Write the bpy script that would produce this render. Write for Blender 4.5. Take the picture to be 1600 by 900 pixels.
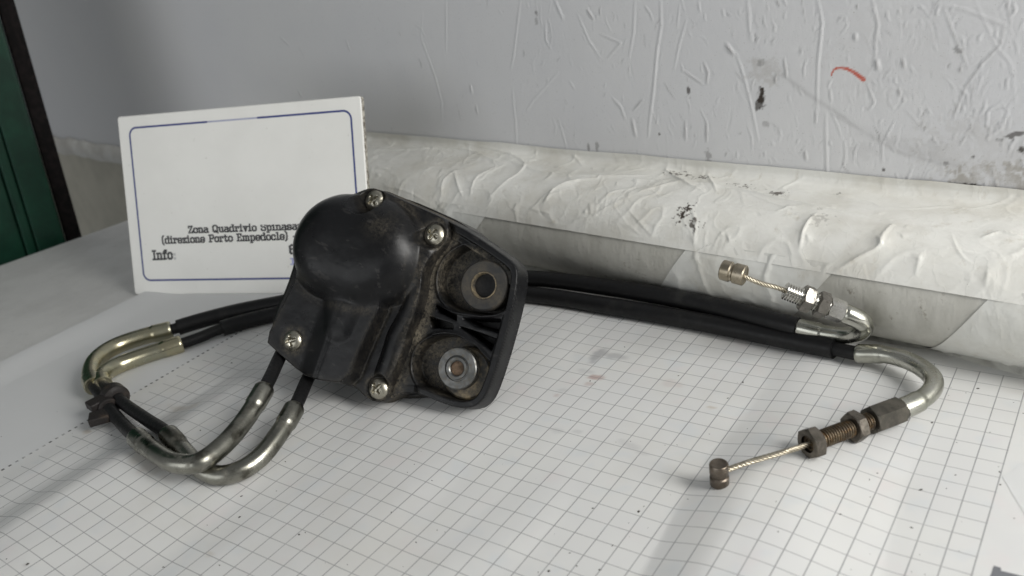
import bpy, math, random
import numpy as np
from mathutils import Matrix, Vector

random.seed(7)
rng = np.random.RandomState(11)
scene = bpy.context.scene
for o in list(bpy.data.objects):
    bpy.data.objects.remove(o)
MM = 0.001            # everything below is written in millimetres

# ------------------------------------------------------------------ camera
FPX = 1378.7457       # focal length in pixels of a 1600 px wide picture
PITCH, ROLL, YAW = np.radians([24.32854, -9.195899, -38.269397])
C = np.array([0.0, 0.0, 243.0888])
_c, _s = math.cos(PITCH), math.sin(PITCH)
_R, _F, _U = np.array([1, 0, 0.]), np.array([0, _c, -_s]), np.array([0, _s, _c])
_cr, _sr = math.cos(ROLL), math.sin(ROLL)
_R2, _U2 = _R * _cr + _U * _sr, _U * _cr - _R * _sr
_cy, _sy = math.cos(-YAW), math.sin(-YAW)
_Rz = np.array([[_cy, -_sy, 0], [_sy, _cy, 0], [0, 0, 1]])
CR, CU, CF = _Rz @ _R2, _Rz @ _U2, _Rz @ _F
cam_data = bpy.data.cameras.new('camera')
cam = bpy.data.objects.new('camera', cam_data)
scene.collection.objects.link(cam)
cam.matrix_world = Matrix(((CR[0], CU[0], -CF[0], C[0] * MM), (CR[1], CU[1], -CF[1], C[1] * MM),
                           (CR[2], CU[2], -CF[2], C[2] * MM), (0, 0, 0, 1)))
cam_data.sensor_width = 36.0
cam_data.lens = 36.0 * FPX / 1600.0
cam_data.clip_start = 0.01
cam_data.clip_end = 50
cam_data.dof.use_dof = True
cam_data.dof.focus_distance = 0.455
cam_data.dof.aperture_fstop = 11.0
scene.camera = cam

# ------------------------------------------------------------------ light
world = bpy.data.worlds.new('World')
scene.world = world
world.use_nodes = True
bg = world.node_tree.nodes['Background']
bg.inputs[0].default_value = (0.96, 0.99, 1.0, 1)
bg.inputs[1].default_value = 0.165

def area(name, loc, target, size, power, color, size_y=None):
    d = bpy.data.lights.new(name, 'AREA')
    d.energy = power
    d.color = color
    d.shape = 'RECTANGLE'
    d.size = size
    d.size_y = size_y or size
    o = bpy.data.objects.new(name, d)
    scene.collection.objects.link(o)
    o.location = Vector(loc) * MM
    o.rotation_euler = (Vector(target) - Vector(loc)).to_track_quat('-Z', 'Y').to_euler()
    return o

area('window_light', (600, 330, 480), (-260, 320, 20), 0.50, 10.4, (1.0, 0.985, 0.95), 0.62)
area('room_light', (-600, -1000, 360), (-620, 430, 80), 1.6, 4.0, (0.97, 0.99, 1.0), 0.7)
scene.view_settings.view_transform = 'Standard'
scene.view_settings.look = 'None'
scene.view_settings.exposure = 0.31
scene.view_settings.gamma = 1.0
scene.view_settings.use_curve_mapping = False
scene.render.engine = 'CYCLES'

# ------------------------------------------------------------------ geometry helpers
def V(*a):
    return np.array(a, float)

def unit(v):
    v = np.asarray(v, float)
    return v / np.linalg.norm(v)

def ray(x, y):
    return CF + CR * (x - 800) / FPX + CU * (450 - y) / FPX

def onz(x, y, z=0.0):                 # the point at height z seen at (x, y)
    d = ray(x, y)
    return C + d * ((z - C[2]) / d[2])

def ony(x, y, Y):
    d = ray(x, y)
    return C + d * ((Y - C[1]) / d[1])

def onplane(x, y, p, n):
    d = ray(x, y)
    return C + d * (np.dot(p - C, n) / np.dot(d, n))

def link(o, parent=None):
    scene.collection.objects.link(o)
    if parent is not None:
        o.parent = parent
    return o

def mesh_obj(name, verts, faces, mat, parent=None, smooth=True, attrs=None, uv=None, sharp=None):
    me = bpy.data.meshes.new(name)
    verts = np.asarray(verts, np.float64) * MM
    if isinstance(faces, np.ndarray):
        n = faces.shape[1]
        me.vertices.add(len(verts))
        me.vertices.foreach_set('co', verts.ravel())
        me.loops.add(faces.size)
        me.loops.foreach_set('vertex_index', faces.ravel().astype(np.int32))
        me.polygons.add(len(faces))
        me.polygons.foreach_set('loop_start', np.arange(0, faces.size, n, dtype=np.int32))
        me.polygons.foreach_set('loop_total', np.full(len(faces), n, dtype=np.int32))
        me.update(calc_edges=True)
    else:
        me.from_pydata([tuple(v) for v in verts], [], faces)
        me.update()
    me.validate()
    if smooth:
        me.polygons.foreach_set('use_smooth', np.ones(len(me.polygons), bool))
        if sharp:
            me.set_sharp_from_angle(angle=math.radians(sharp))
    for k, a in (attrs or {}).items():
        a = np.asarray(a, np.float32)
        if a.ndim == 1:
            at = me.attributes.new(k, 'FLOAT', 'POINT')
            at.data.foreach_set('value', a)
        else:
            at = me.attributes.new(k, 'FLOAT_COLOR', 'POINT')
            at.data.foreach_set('color', a.ravel())
    me.materials.append(mat)
    o = bpy.data.objects.new(name, me)
    return link(o, parent)

def empty(name, loc):
    o = bpy.data.objects.new(name, None)
    o.empty_display_size = 0.02
    link(o)
    o.location = Vector(loc) * MM
    return o

def under(o, parent):                 # parent a mesh written in world mm
    o.parent = parent
    bpy.context.view_layer.update()
    o.matrix_parent_inverse = parent.matrix_world.inverted()
    return o

def tag(o, label=None, cat=None, group=None, kind=None):
    if label: o['label'] = label
    if cat: o['category'] = cat
    if group: o['group'] = group
    if kind or cat: o['kind'] = kind or 'thing'
    return o

def grid_faces(nu, nv, mask=None):    # vertex index = i*nv + j
    i, j = np.meshgrid(np.arange(nu - 1), np.arange(nv - 1), indexing='ij')
    a = (i * nv + j)
    f = np.stack([a, a + nv, a + nv + 1, a + 1], -1).reshape(-1, 4)
    if mask is not None:
        f = f[mask.ravel()[f].all(1)]
    return f

def catmull(pts, step=1.0):
    pts = [np.asarray(p, float) for p in pts]
    P = [2 * pts[0] - pts[1]] + pts + [2 * pts[-1] - pts[-2]]
    out = []
    for k in range(1, len(P) - 2):
        p0, p1, p2, p3 = P[k - 1:k + 3]
        n = max(2, int(np.linalg.norm(p2 - p1) / step))
        t0 = 0.0
        t1 = t0 + max(np.linalg.norm(p1 - p0), 1e-6) ** .5
        t2 = t1 + max(np.linalg.norm(p2 - p1), 1e-6) ** .5
        t3 = t2 + max(np.linalg.norm(p3 - p2), 1e-6) ** .5
        for t in np.linspace(t1, t2, n, endpoint=False):
            a1 = (t1 - t) / (t1 - t0) * p0 + (t - t0) / (t1 - t0) * p1
            a2 = (t2 - t) / (t2 - t1) * p1 + (t - t1) / (t2 - t1) * p2
            a3 = (t3 - t) / (t3 - t2) * p2 + (t - t2) / (t3 - t2) * p3
            b1 = (t2 - t) / (t2 - t0) * a1 + (t - t0) / (t2 - t0) * a2
            b2 = (t3 - t) / (t3 - t1) * a2 + (t - t1) / (t3 - t1) * a3
            out.append((t2 - t) / (t2 - t1) * b1 + (t - t1) / (t2 - t1) * b2)
    out.append(pts[-1])
    return np.array(out)

def smooth_path(p, n=3):
    p = p.copy()
    for _ in range(n):
        p[1:-1] = (p[:-2] + 2 * p[1:-1] + p[2:]) / 4
    return p

def frames(path):
    T = np.gradient(path, axis=0)
    T /= np.linalg.norm(T, axis=1)[:, None]
    n = np.cross(T[0], V(0, 0, 1))
    if np.linalg.norm(n) < 1e-3:
        n = V(1, 0, 0)
    N = []
    for t in T:
        n = n - t * (n @ t)
        n = n / np.linalg.norm(n)
        N.append(n)
    N = np.array(N)
    return T, N, np.cross(T, N)

def tube_geo(path, radius, seg=20, cap=True):
    path = np.asarray(path, float)
    T, N, B = frames(path)
    r = np.broadcast_to(np.asarray(radius, float), (len(path),))
    a = np.linspace(0, 2 * np.pi, seg, endpoint=False)
    v = path[:, None] + r[:, None, None] * (np.cos(a)[None, :, None] * N[:, None] + np.sin(a)[None, :, None] * B[:, None])
    v = v.reshape(-1, 3)
    f = []
    for i in range(len(path) - 1):
        for k in range(seg):
            f.append((i * seg + k, i * seg + (k + 1) % seg, (i + 1) * seg + (k + 1) % seg, (i + 1) * seg + k))
    if cap:
        f.append(tuple(range(seg - 1, -1, -1)))
        f.append(tuple(range((len(path) - 1) * seg, len(path) * seg)))
    return v, f

def join(parts):
    vs, fs, n = [], [], 0
    for v, f in parts:
        vs.append(np.asarray(v, float))
        fs += [tuple(i + n for i in q) for q in f]
        n += len(v)
    return np.concatenate(vs), fs

def basis(axis, hint=(0, 0, 1)):
    w = unit(axis)
    u = np.cross(hint, w)
    if np.linalg.norm(u) < 1e-3:
        u = np.cross((1, 0, 0), w)
    u = unit(u)
    return u, np.cross(w, u), w

def revolve(prof, org, axis, seg=32, hint=(0, 0, 1), spin=0.0):
    """prof: list of (radius, height along the axis)"""
    u, v, w = basis(axis, hint)
    a = np.linspace(0, 2 * np.pi, seg, endpoint=False) + spin
    vs, fs = [], []
    for (r, h) in prof:
        for t in a:
            vs.append(org + u * r * math.cos(t) + v * r * math.sin(t) + w * h)
    for i in range(len(prof) - 1):
        for k in range(seg):
            fs.append((i * seg + k, i * seg + (k + 1) % seg, (i + 1) * seg + (k + 1) % seg, (i + 1) * seg + k))
    fs.append(tuple(range(seg - 1, -1, -1)))
    fs.append(tuple(range((len(prof) - 1) * seg, len(prof) * seg)))
    return np.array(vs), fs

def hexnut(org, axis, af, length, bore, spin=0.0, hint=(0, 0, 1)):
    """hexagonal nut with chamfered corners and a bored face"""
    u, v, w = basis(axis, hint)
    seg = 48
    vs, fs = [], []
    def ring(rad_fn, h):
        for k in range(seg):
            t = 2 * np.pi * k / seg
            r = rad_fn(t)
            vs.append(org + u * r * math.cos(t + spin) + v * r * math.sin(t + spin) + w * h)
    def hexr(t):
        m = (t + np.pi / 6) % (np.pi / 3) - np.pi / 6
        return af / 2 / math.cos(m)
    ch = af / 2 * 1.0
    def top(t): return min(hexr(t), ch) * .97
    def cham(t): return min(hexr(t), af / 2 * 1.155)
    def drop(t): return (hexr(t) - af / 2) * .55
    def ring2(sign, h):
        for k in range(seg):
            t = 2 * np.pi * k / seg
            r = hexr(t)
            vs.append(org + u * r * math.cos(t + spin) + v * r * math.sin(t + spin) + w * (h - sign * (drop(t) + .18)))
    ring(lambda t: bore, .35)
    ring(lambda t: bore, 0)
    ring(top, 0)
    ring2(-1, 0)
    ring2(1, length)
    ring(top, length)
    ring(lambda t: bore, length)
    ring(lambda t: bore, length - .35)
    for i in range(7):
        for k in range(seg):
            fs.append((i * seg + k, i * seg + (k + 1) % seg, (i + 1) * seg + (k + 1) % seg, (i + 1) * seg + k))
    return np.array(vs), fs

# numpy noise --------------------------------------------------------------
def vnoise(x, y, seed=0):
    x = np.asarray(x, float); y = np.asarray(y, float)
    xi, yi = np.floor(x).astype(np.int64), np.floor(y).astype(np.int64)
    xf, yf = x - xi, y - yi
    u, v = xf * xf * xf * (xf * (xf * 6 - 15) + 10), yf * yf * yf * (yf * (yf * 6 - 15) + 10)
    def h(a, b):
        n = (a * 374761393 + b * 668265263 + seed * 1442695041) & 0xffffffff
        n = ((n ^ (n >> 13)) * 1274126177) & 0xffffffff
        n = n ^ (n >> 16)
        return (n & 0xffff) / 65535.0
    return (h(xi, yi) * (1 - u) + h(xi + 1, yi) * u) * (1 - v) + (h(xi, yi + 1) * (1 - u) + h(xi + 1, yi + 1) * u) * v

def fbm(x, y, seed=0, oct=4):
    s, a, t = 0, 1.0, 0
    for k in range(oct):
        s = s + a * vnoise(x * 2 ** k, y * 2 ** k, seed + k)
        t += a
        a *= .5
    return s / t

def sstep(a, b, x):
    t = np.clip((x - a) / (b - a), 0, 1)
    return t * t * (3 - 2 * t)

def seg_dist(px, py, poly, closed=False):
    """distance to a polyline, and the fraction along it"""
    poly = np.asarray(poly, float)
    best = np.full(px.shape, 1e9); frac = np.zeros(px.shape)
    n = len(poly)
    m = n if closed else n - 1
    for i in range(m):
        a, b = poly[i], poly[(i + 1) % n]
        d = b - a
        L = d @ d + 1e-12
        t = np.clip(((px - a[0]) * d[0] + (py - a[1]) * d[1]) / L, 0, 1)
        q = np.hypot(px - a[0] - t * d[0], py - a[1] - t * d[1])
        k = q < best
        best = np.where(k, q, best)
        frac = np.where(k, (i + t) / m, frac)
    return best, frac

def sdf_poly(px, py, poly):
    poly = np.asarray(poly, float)
    d, _ = seg_dist(px, py, poly, True)
    inside = np.zeros(px.shape, bool)
    n = len(poly)
    for i in range(n):
        x0, y0 = poly[i]; x1, y1 = poly[(i + 1) % n]
        c = ((y0 > py) != (y1 > py)) & (px < (x1 - x0) * (py - y0) / (y1 - y0 + 1e-15) + x0)
        inside ^= c
    return np.where(inside, -d, d)

def chaikin(poly, n=2):
    p = np.asarray(poly, float)
    for _ in range(n):
        q = np.roll(p, -1, 0)
        p = np.stack([p * .75 + q * .25, p * .25 + q * .75], 1).reshape(-1, p.shape[1])
    return p

def smax(a, b, k):
    h = np.clip(.5 + .5 * (a - b) / k, 0, 1)
    return b + (a - b) * h + k * h * (1 - h)

# ------------------------------------------------------------------ material helpers
class NT:
    def __init__(self, name):
        self.m = bpy.data.materials.new(name)
        self.m.use_nodes = True
        self.t = self.m.node_tree
        self.b = self.t.nodes['Principled BSDF']
    def n(self, kind, **kw):
        nd = self.t.nodes.new(kind)
        for k, v in kw.items():
            if k.startswith('i_'):
                key = k[2:]
                nd.inputs[int(key) if key.isdigit() else key].default_value = v
            else:
                setattr(nd, k, v)
        return nd
    def l(self, a, b):
        self.t.links.new(a, b)
    def math(self, op, a, b=None, clamp=False):
        nd = self.n('ShaderNodeMath', operation=op)
        nd.use_clamp = clamp
        for i, x in enumerate((a, b)):
            if x is None: continue
            if isinstance(x, (int, float)): nd.inputs[i].default_value = x
            else: self.l(x, nd.inputs[i])
        return nd.outputs[0]
    def coord(self, scale=(1, 1, 1)):
        tc = self.n('ShaderNodeTexCoord')
        mp = self.n('ShaderNodeMapping')
        mp.inputs['Scale'].default_value = scale
        self.l(tc.outputs['Object'], mp.inputs['Vector'])
        return mp.outputs[0]
    def noise(self, scale, detail=4, rough=.55, vec=None, stretch=(1, 1, 1)):
        nd = self.n('ShaderNodeTexNoise')
        nd.inputs['Scale'].default_value = scale
        nd.inputs['Detail'].default_value = detail
        nd.inputs['Roughness'].default_value = rough
        self.l(vec or self.coord(stretch), nd.inputs['Vector'])
        return nd.outputs['Fac']
    def ramp(self, fac, lo, hi, a=0.0, b=1.0):
        mr = self.n('ShaderNodeMapRange')
        mr.interpolation_type = 'SMOOTHSTEP'
        mr.inputs['From Min'].default_value = lo
        mr.inputs['From Max'].default_value = hi
        mr.inputs['To Min'].default_value = a
        mr.inputs['To Max'].default_value = b
        self.l(fac, mr.inputs['Value'])
        return mr.outputs['Result']
    def mix(self, fac, a, b):
        mx = self.n('ShaderNodeMix', data_type='RGBA')
        for sock, x in ((mx.inputs[0], fac), (mx.inputs[6], a), (mx.inputs[7], b)):
            if isinstance(x, (int, float)): sock.default_value = x
            elif isinstance(x, tuple): sock.default_value = (*x, 1) if len(x) == 3 else x
            else: self.l(x, sock)
        return mx.outputs[2]
    def attr(self, name):
        nd = self.n('ShaderNodeAttribute', attribute_name=name)
        return nd
    def bump(self, h, strength=.3, dist=.001):
        bp = self.n('ShaderNodeBump')
        bp.inputs['Strength'].default_value = strength
        bp.inputs['Distance'].default_value = dist
        self.l(h, bp.inputs['Height'])
        self.l(bp.outputs[0], self.b.inputs['Normal'])
        return bp
    def set(self, **kw):
        for k, v in kw.items():
            s = self.b.inputs[k.replace('_', ' ')]
            if isinstance(v, (int, float)): s.default_value = v
            elif isinstance(v, tuple): s.default_value = (*v, 1) if len(v) == 3 else v
            else: self.l(v, s)
        return self

def metal(name, c0, c1, grime, rough=.3, grime_amt=.5, scale=90, met=1.0, spots=None):
    m = NT(name)
    a = m.noise(scale, 5)
    b = m.noise(scale * 3.1, 6, .65)
    lowf = m.noise(scale * .5, 3)
    col = m.mix(m.ramp(a, .35, .65), c0, c1)
    g = m.ramp(b, .62 - .25 * grime_amt, .80)
    col = m.mix(g, col, grime)
    if spots:
        col = m.mix(m.ramp(m.noise(scale * 1.7, 4, .6), .5, .66), col, spots)
    m.set(Base_Color=col, Metallic=m.ramp(g, 0, 1, met, .25), Roughness=m.math('ADD', m.ramp(lowf, .3, .7, rough * .8, rough * 1.25), m.math('MULTIPLY', g, .3)))
    m.bump(b, .05, .0004)
    return m.m

M_zinc = metal('zinc_pipe', (.52, .515, .465), (.38, .38, .33), (.12, .115, .09), .27, .2, 70)
M_zinc_dirty = metal('grimy_zinc_pipe', (.33, .325, .285), (.21, .208, .18), (.07, .065, .052), .26, .60, 48, 1.0, (.12, .115, .095))
M_gold = metal('yellow_zinc_pipe', (.55, .50, .34), (.43, .42, .32), (.10, .085, .05), .26, .02, 55)
M_bright = metal('bright_thread', (.62, .61, .58), (.5, .49, .45), (.08, .07, .05), .22, .15, 200)
M_nut = metal('dark_nut', (.19, .17, .145), (.11, .10, .085), (.04, .032, .024), .40, .7, 160)
M_rust = metal('rusty_thread', (.17, .135, .09), (.10, .08, .06), (.045, .035, .025), .42, .5, 220, .85, (.16, .10, .05))
M_barrel = metal('brown_barrel', (.24, .205, .17), (.15, .125, .10), (.05, .038, .03), .36, .5, 160)
M_barrel_pale = metal('pale_barrel', (.42, .37, .29), (.32, .28, .21), (.07, .055, .04), .34, .35, 160)
M_wire = metal('wire_rope', (.55, .5, .40), (.42, .38, .30), (.12, .10, .07), .34, .25, 260)
M_screw = metal('screw_head', (.50, .475, .40), (.36, .34, .28), (.07, .06, .045), .32, .5, 230)
M_bush = metal('steel_bushing', (.18, .18, .175), (.11, .112, .11), (.12, .10, .065), .38, .7, 150)
M_rustcore = metal('rusty_core', (.22, .15, .10), (.13, .09, .06), (.04, .03, .02), .6, .5, 260, .5)

def rubber(name, c=(.008, .008, .0085), dust=(.08, .075, .065), amt=.25, rough=.55, scale=60, stretch=(1, 1, 1)):
    m = NT(name)
    a = m.noise(scale, 6, .65, stretch=stretch)
    f = m.noise(scale * 9, 3, .6)
    d = m.math('MULTIPLY', m.ramp(a, .52, .78), amt)
    m.set(Base_Color=m.mix(d, c, dust), Roughness=m.ramp(f, .3, .7, rough - .1, rough + .12), Specular_IOR_Level=.3)
    m.bump(f, .12, .0003)
    return m.m

M_rubber = rubber('cable_rubber')
M_sleeve = rubber('sleeve_rubber', (.0085, .0085, .009), (.07, .068, .062), .35, .45, 45)
M_clip = rubber('clip_rubber', (.022, .019, .018), (.09, .065, .045), .7, .55, 130)

def plastic(name):
    m = NT(name)
    fine = m.noise(1500, 3, .6)
    mid = m.noise(120, 6, .68)
    big = m.noise(34, 4, .6)
    dust = m.attr('dust').outputs['Fac']
    grit = m.noise(700, 4, .75)
    k = m.math('MULTIPLY', dust, m.ramp(mid, .30, .66, .15, 1.25))
    k = m.math('MULTIPLY', k, m.ramp(grit, .36, .62, .12, 1.15), True)
    sc = m.noise(60, 3, .6, stretch=(1, 7, 3))
    scr = m.math('MULTIPLY', m.ramp(sc, .62, .69), .10)
    base = m.mix(m.ramp(big, .35, .7), (.0045, .0046, .0053), (.0085, .0088, .0098))
    base = m.mix(scr, base, (.16, .15, .14))
    tan = m.mix(m.ramp(m.noise(90, 3), .35, .65), (.18, .155, .115), (.10, .088, .068))
    m.set(Base_Color=m.mix(k, base, tan), Roughness=m.math('ADD', m.ramp(mid, .3, .7, .26, .40), m.math('MULTIPLY', k, .4)), Specular_IOR_Level=.28)
    hgt = m.math('ADD', m.math('MULTIPLY', fine, .35), m.math('MULTIPLY', grit, k))
    m.bump(hgt, .25, .0004)
    return m.m
M_plastic = plastic('black_housing_plastic')

# ------------------------------------------------------------------ wall (with its own bubbles and creases)
TW = unit(V(1, -.11, 0)); NW = V(TW[1], -TW[0], 0); W0 = V(-35, 465, 0)
def wall_sz(x, y):
    P = onplane(x, y, W0, NW)
    return np.array([(P - W0) @ TW, P[2]])

sx = np.concatenate([np.arange(-1700, -800, 12.), np.arange(-800, 12, .8), np.arange(14, 700, 12.)])
sz = np.concatenate([np.arange(-260, 55, 9.), np.arange(56, 215, .8), np.arange(216, 700, 12.)])
S, Z = np.meshgrid(sx, sz, indexing='ij')
dep = (fbm(S / 90, Z / 120, 3) - .5) * .3 * sstep(-760, -600, S) + (fbm(S / 22, Z / 40, 9) - .5) * .12 * sstep(-760, -600, S)
stain = np.zeros(S.shape); red = np.zeros(S.shape); smudge = np.zeros(S.shape)

def window(pts, pad):
    pts = np.asarray(pts)
    i0, i1 = np.searchsorted(sx, [pts[:, 0].min() - pad, pts[:, 0].max() + pad])
    j0, j1 = np.searchsorted(sz, [pts[:, 1].min() - pad, pts[:, 1].max() + pad])
    return slice(i0, i1), slice(j0, j1)

def crease(pts, amp, wid, dark=0.0, ramp=True):
    w = window(pts, wid * 5 + 1)
    if S[w].size == 0: return
    d, t = seg_dist(S[w], Z[w], pts)
    wid = wid * .78
    amp = amp * 1.25
    prof = np.exp(-(d / wid) ** 2) - .35 * np.exp(-(d / (wid * 2.6)) ** 2)
    env = np.sin(np.pi * np.clip(t * .9 + .05, 0, 1)) ** .6 if ramp else 1.0
    dep[w] += amp * prof * env
    if dark:
        stain[w] = np.maximum(stain[w], dark * np.exp(-(d / (wid * .8)) ** 2) * env)

PXC = [  # creases of the wall film, as seen
 ([(1032, 0), (1033, 40), (1027, 77), (1021, 143), (1015, 190), (1013, 213)], .55, 1.1, 0),
 ([(697, 0), (697, 40), (697, 80)], .4, .8, 0), ([(813, 0), (807, 50), (802, 90), (798, 107)], .4, .9, 0),
 ([(660, 20), (658, 60), (680, 120), (690, 160), (691, 190)], .3, 1., 0), ([(992, 0), (990, 50), (983, 90)], .4, .9, 0),
 ([(873, 113), (860, 127), (833, 157), (823, 173)], .4, .8, 0), ([(800, 147), (805, 187), (808, 240)], .4, 1., 0),
 ([(1062, 7), (1058, 43)], .35, .8, 0), ([(1073, 30), (1062, 67), (1053, 110)], .4, .8, 0),
 ([(903, 23), (920, 63), (940, 93)], .4, .9, 0), ([(937, 53), (970, 67), (950, 90)], .5, .8, .15),
 ([(957, 153), (970, 167), (977, 187)], .6, 1., .1), ([(852, 35), (853, 63), (860, 75)], .5, .9, 0),
 ([(867, 0), (880, 30)], .6, 1.2, 0), ([(1067, 110), (1100, 133)], .5, .8, .25), ([(873, 187), (887, 237)], .4, .8, 0),
 ([(735, 133), (737, 145)], .8, 1.2, .2), ([(744, 165), (746, 178)], .6, 1., .2), ([(988, 187), (993, 212)], .8, 1.3, .25),
 ([(1071, 190), (1071, 220)], .7, .9, .3), ([(990, 172), (1005, 155)], .6, .9, .3), ([(918, 15), (927, 30)], .8, 1.2, .35),
 ([(1278, 0), (1285, 36), (1278, 100), (1276, 178)], .55, .9, 0), ([(1290, 178), (1292, 270), (1295, 302)], .5, .9, .08),
 ([(1363, 0), (1372, 39), (1367, 68)], .45, .9, .1), ([(1569, 36), (1564, 68), (1534, 100), (1509, 135), (1491, 178), (1489, 188)], .6, .8, .3),
 ([(1473, 11), (1498, 71), (1512, 107)], .5, .9, .15), ([(1523, 0), (1541, 39), (1559, 75), (1580, 100), (1587, 160)], .45, .9, 0),
 ([(1456, 4), (1509, 16), (1562, 36), (1578, 46)], .5, .9, .08), ([(1168, 0), (1173, 64)], .4, 1.3, 0),
 ([(1150, 82), (1164, 125), (1175, 170), (1185, 220)], .45, .9, 0), ([(1441, 285), (1436, 306)], .5, .6, .6),
 ([(1135, 70), (1146, 84)], 1., 1.5, .45), ([(1225, 92), (1229, 122)], .6, .8, .35), ([(1104, 190), (1104, 222)], .6, .9, .4),
 ([(1258, 236), (1259, 250)], .7, 1., .4), ([(1336, 53), (1337, 62)], .8, 1.3, .2), ([(1369, 93), (1372, 108)], 1., 1.6, .3),
 ([(1410, 92), (1412, 106)], .9, 1.3, .4), ([(1404, 140), (1406, 148)], .8, 1.2, .4), ([(1100, 98), (1106, 113), (1104, 132)], .6, .9, .3),
 ([(1355, 130), (1366, 160), (1358, 172)], .5, .8, .1), ([(1297, 140), (1299, 160)], .5, .8, .1), ([(1415, 171), (1450, 210)], .4, .8, .1),
 ([(1320, 220), (1322, 255)], .4, .8, 0), ([(1378, 215), (1378, 255)], .3, .7, .2), ([(1248, 263), (1268, 285)], .5, .8, .1),
 ([(438, 58), (452, 72)], .6, 1., .2), ([(541, 62), (547, 80)], .6, 1., .25), ([(427, 118), (431, 136)], .4, 1., 0), ([(466, 142), (472, 152)], .7, 1.2, .3)]
for pts, amp, wid, dk in PXC:
    crease(np.array([wall_sz(*p) for p in pts]), amp * (.78 if pts[0][0] < 1380 else .42), wid, dk)
for k in range(640):
    u = rng.rand() ** .62
    px, py = 420 + u * 1180, rng.rand() * 300
    c = wall_sz(px, py)
    if c[0] < -800: continue
    L = rng.choice([3, 4, 6, 9, 14, 24], p=[.30, .27, .21, .13, .07, .02]) * (.7 + .6 * rng.rand())
    an = np.pi / 2 + rng.normal(0, .42)
    d = V(np.cos(an), np.sin(an))
    bend = V(-d[1], d[0]) * rng.normal(0, .12) * L
    crease(np.array([c - d * L / 2, c + bend, c + d * L / 2]), (.17 + .45 * rng.rand() ** 1.6) * (.5 + .35 * u) * rng.choice([1, 1, 1, -.6]), .42 + .32 * rng.rand(), rng.choice([0, 0, .1, .25, .45], p=[.4, .25, .2, .1, .05]))

def blot(px, py, rx, ry, amt, seed, rot=0.0, field=None):
    c = wall_sz(px, py)
    w = window(np.array([c]), max(rx, ry) * 1.6)
    x, y = S[w] - c[0], Z[w] - c[1]
    x, y = x * math.cos(rot) + y * math.sin(rot), -x * math.sin(rot) + y * math.cos(rot)
    d = np.hypot(x / rx, y / ry) + (fbm(S[w] / 2.2, Z[w] / 2.2, seed) - .5) * 1.5
    field[w] = np.maximum(field[w], amt * sstep(1.0, .55, d))
for a in ((1189, 152, 2.4, 6.5, 1., 5, -.15), (1187, 165, 3.2, 3, .8, 6), (1512, 292, 9, 2.2, 1., 7, .1), (1500, 296, 4, 2.4, .9, 8), (1580, 212, 6, 1.6, .75, 9, .3),
          (1496, 78, 3.5, 2, .45, 10, -.6), (838, 20, 1.3, 2, .6, 12), (838, 33, 1.6, 3, .35, 13), (920, 230, 1.6, 3.6, .5, 14), (933, 230, 1.6, 3.6, .45, 15),
          (1076, 140, 1.5, 4, .8, 16), (1380, 265, 1.2, 1.2, .8, 17), (1598, 235, 2, 2, .9, 18), (1521, 245, 1.1, 1.2, .8, 19), (1197, 193, 3, 2, .3, 20), (1030, 210, 1, 1, .8, 21),
          (1189, 98, 3, 2.4, .3, 22), (1107, 245, 2.5, 6, .4, 23), (1065, 262, 7, 1.6, .6, 24, -.2), (1460, 232, 7, 4, .12, 31), (1350, 235, 10, 6, .07, 32), (1476, 255, 2, 1.5, .5, 33)):
    blot(*a[:6], rot=a[6] if len(a) > 6 else 0., field=stain)
for a in ((1570, 290, 30, 13, .65, 41), (1450, 296, 30, 7, .3, 42), (1540, 240, 40, 22, .16, 43), (1400, 90, 40, 30, .06, 44), (1195, 110, 12, 9, .3, 45)):
    blot(*a[:6], field=smudge)
d, t = None, None
for pts, wd, amt in (([(1223, 117), (1260, 146), (1300, 171), (1349, 206), (1406, 238), (1473, 256)], 1.3, .22), ([(1300, 178), (1360, 213), (1420, 246)], .8, .2), ([(1345, 205), (1500, 262)], 3, .12)):
    pp = np.array([wall_sz(*p) for p in pts]); w = window(pp, 12)
    dd, tt = seg_dist(S[w], Z[w], pp)
    stain[w] = np.maximum(stain[w], amt * np.exp(-(dd / wd) ** 2) * (.3 + fbm(S[w] / 5, Z[w] / 5, 77)))
pp = catmull([wall_sz(*p) for p in [(1299, 117), (1304, 108), (1317, 106), (1331, 111), (1349, 124)]], 1.0)
w = window(pp, 6)
dd, tt = seg_dist(S[w], Z[w], pp)
red[w] = sstep(1.0, .5, dd / (.55 + 1.1 * tt)) * (.65 + .5 * fbm(S[w] * 1.2, Z[w] * 1.2, 5))
wv = W0 + S[..., None] * TW + Z[..., None] * V(0, 0, 1) + dep[..., None] * NW

m = NT('wall_film')
bl = m.noise(6, 4, .6)
fine = m.noise(420, 3, .6)
col = m.mix(m.ramp(bl, .3, .7), (.665, .668, .685), (.70, .70, .705))
col = m.mix(m.math('MULTIPLY', m.ramp(m.noise(900, 2, .5), .66, .76), .35), col, (.3, .29, .27))
col = m.mix(m.math('MULTIPLY', m.attr('smudge').outputs['Fac'], m.ramp(m.noise(70, 5, .7), .3, .62)), col, (.30, .27, .22))
col = m.mix(m.attr('stain').outputs['Fac'], col, (.045, .035, .028))
col = m.mix(m.attr('red').outputs['Fac'], col, (.55, .09, .045))
m.set(Base_Color=col, Roughness=m.ramp(bl, .3, .7, .42, .55), Specular_IOR_Level=.35)
m.bump(fine, .06, .0004)
wall = mesh_obj('wall', wv.reshape(-1, 3), grid_faces(len(sx), len(sz)), m.m,
                attrs={'stain': stain.ravel(), 'red': red.ravel(), 'smudge': smudge.ravel()})
tag(wall, kind='structure')

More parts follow.
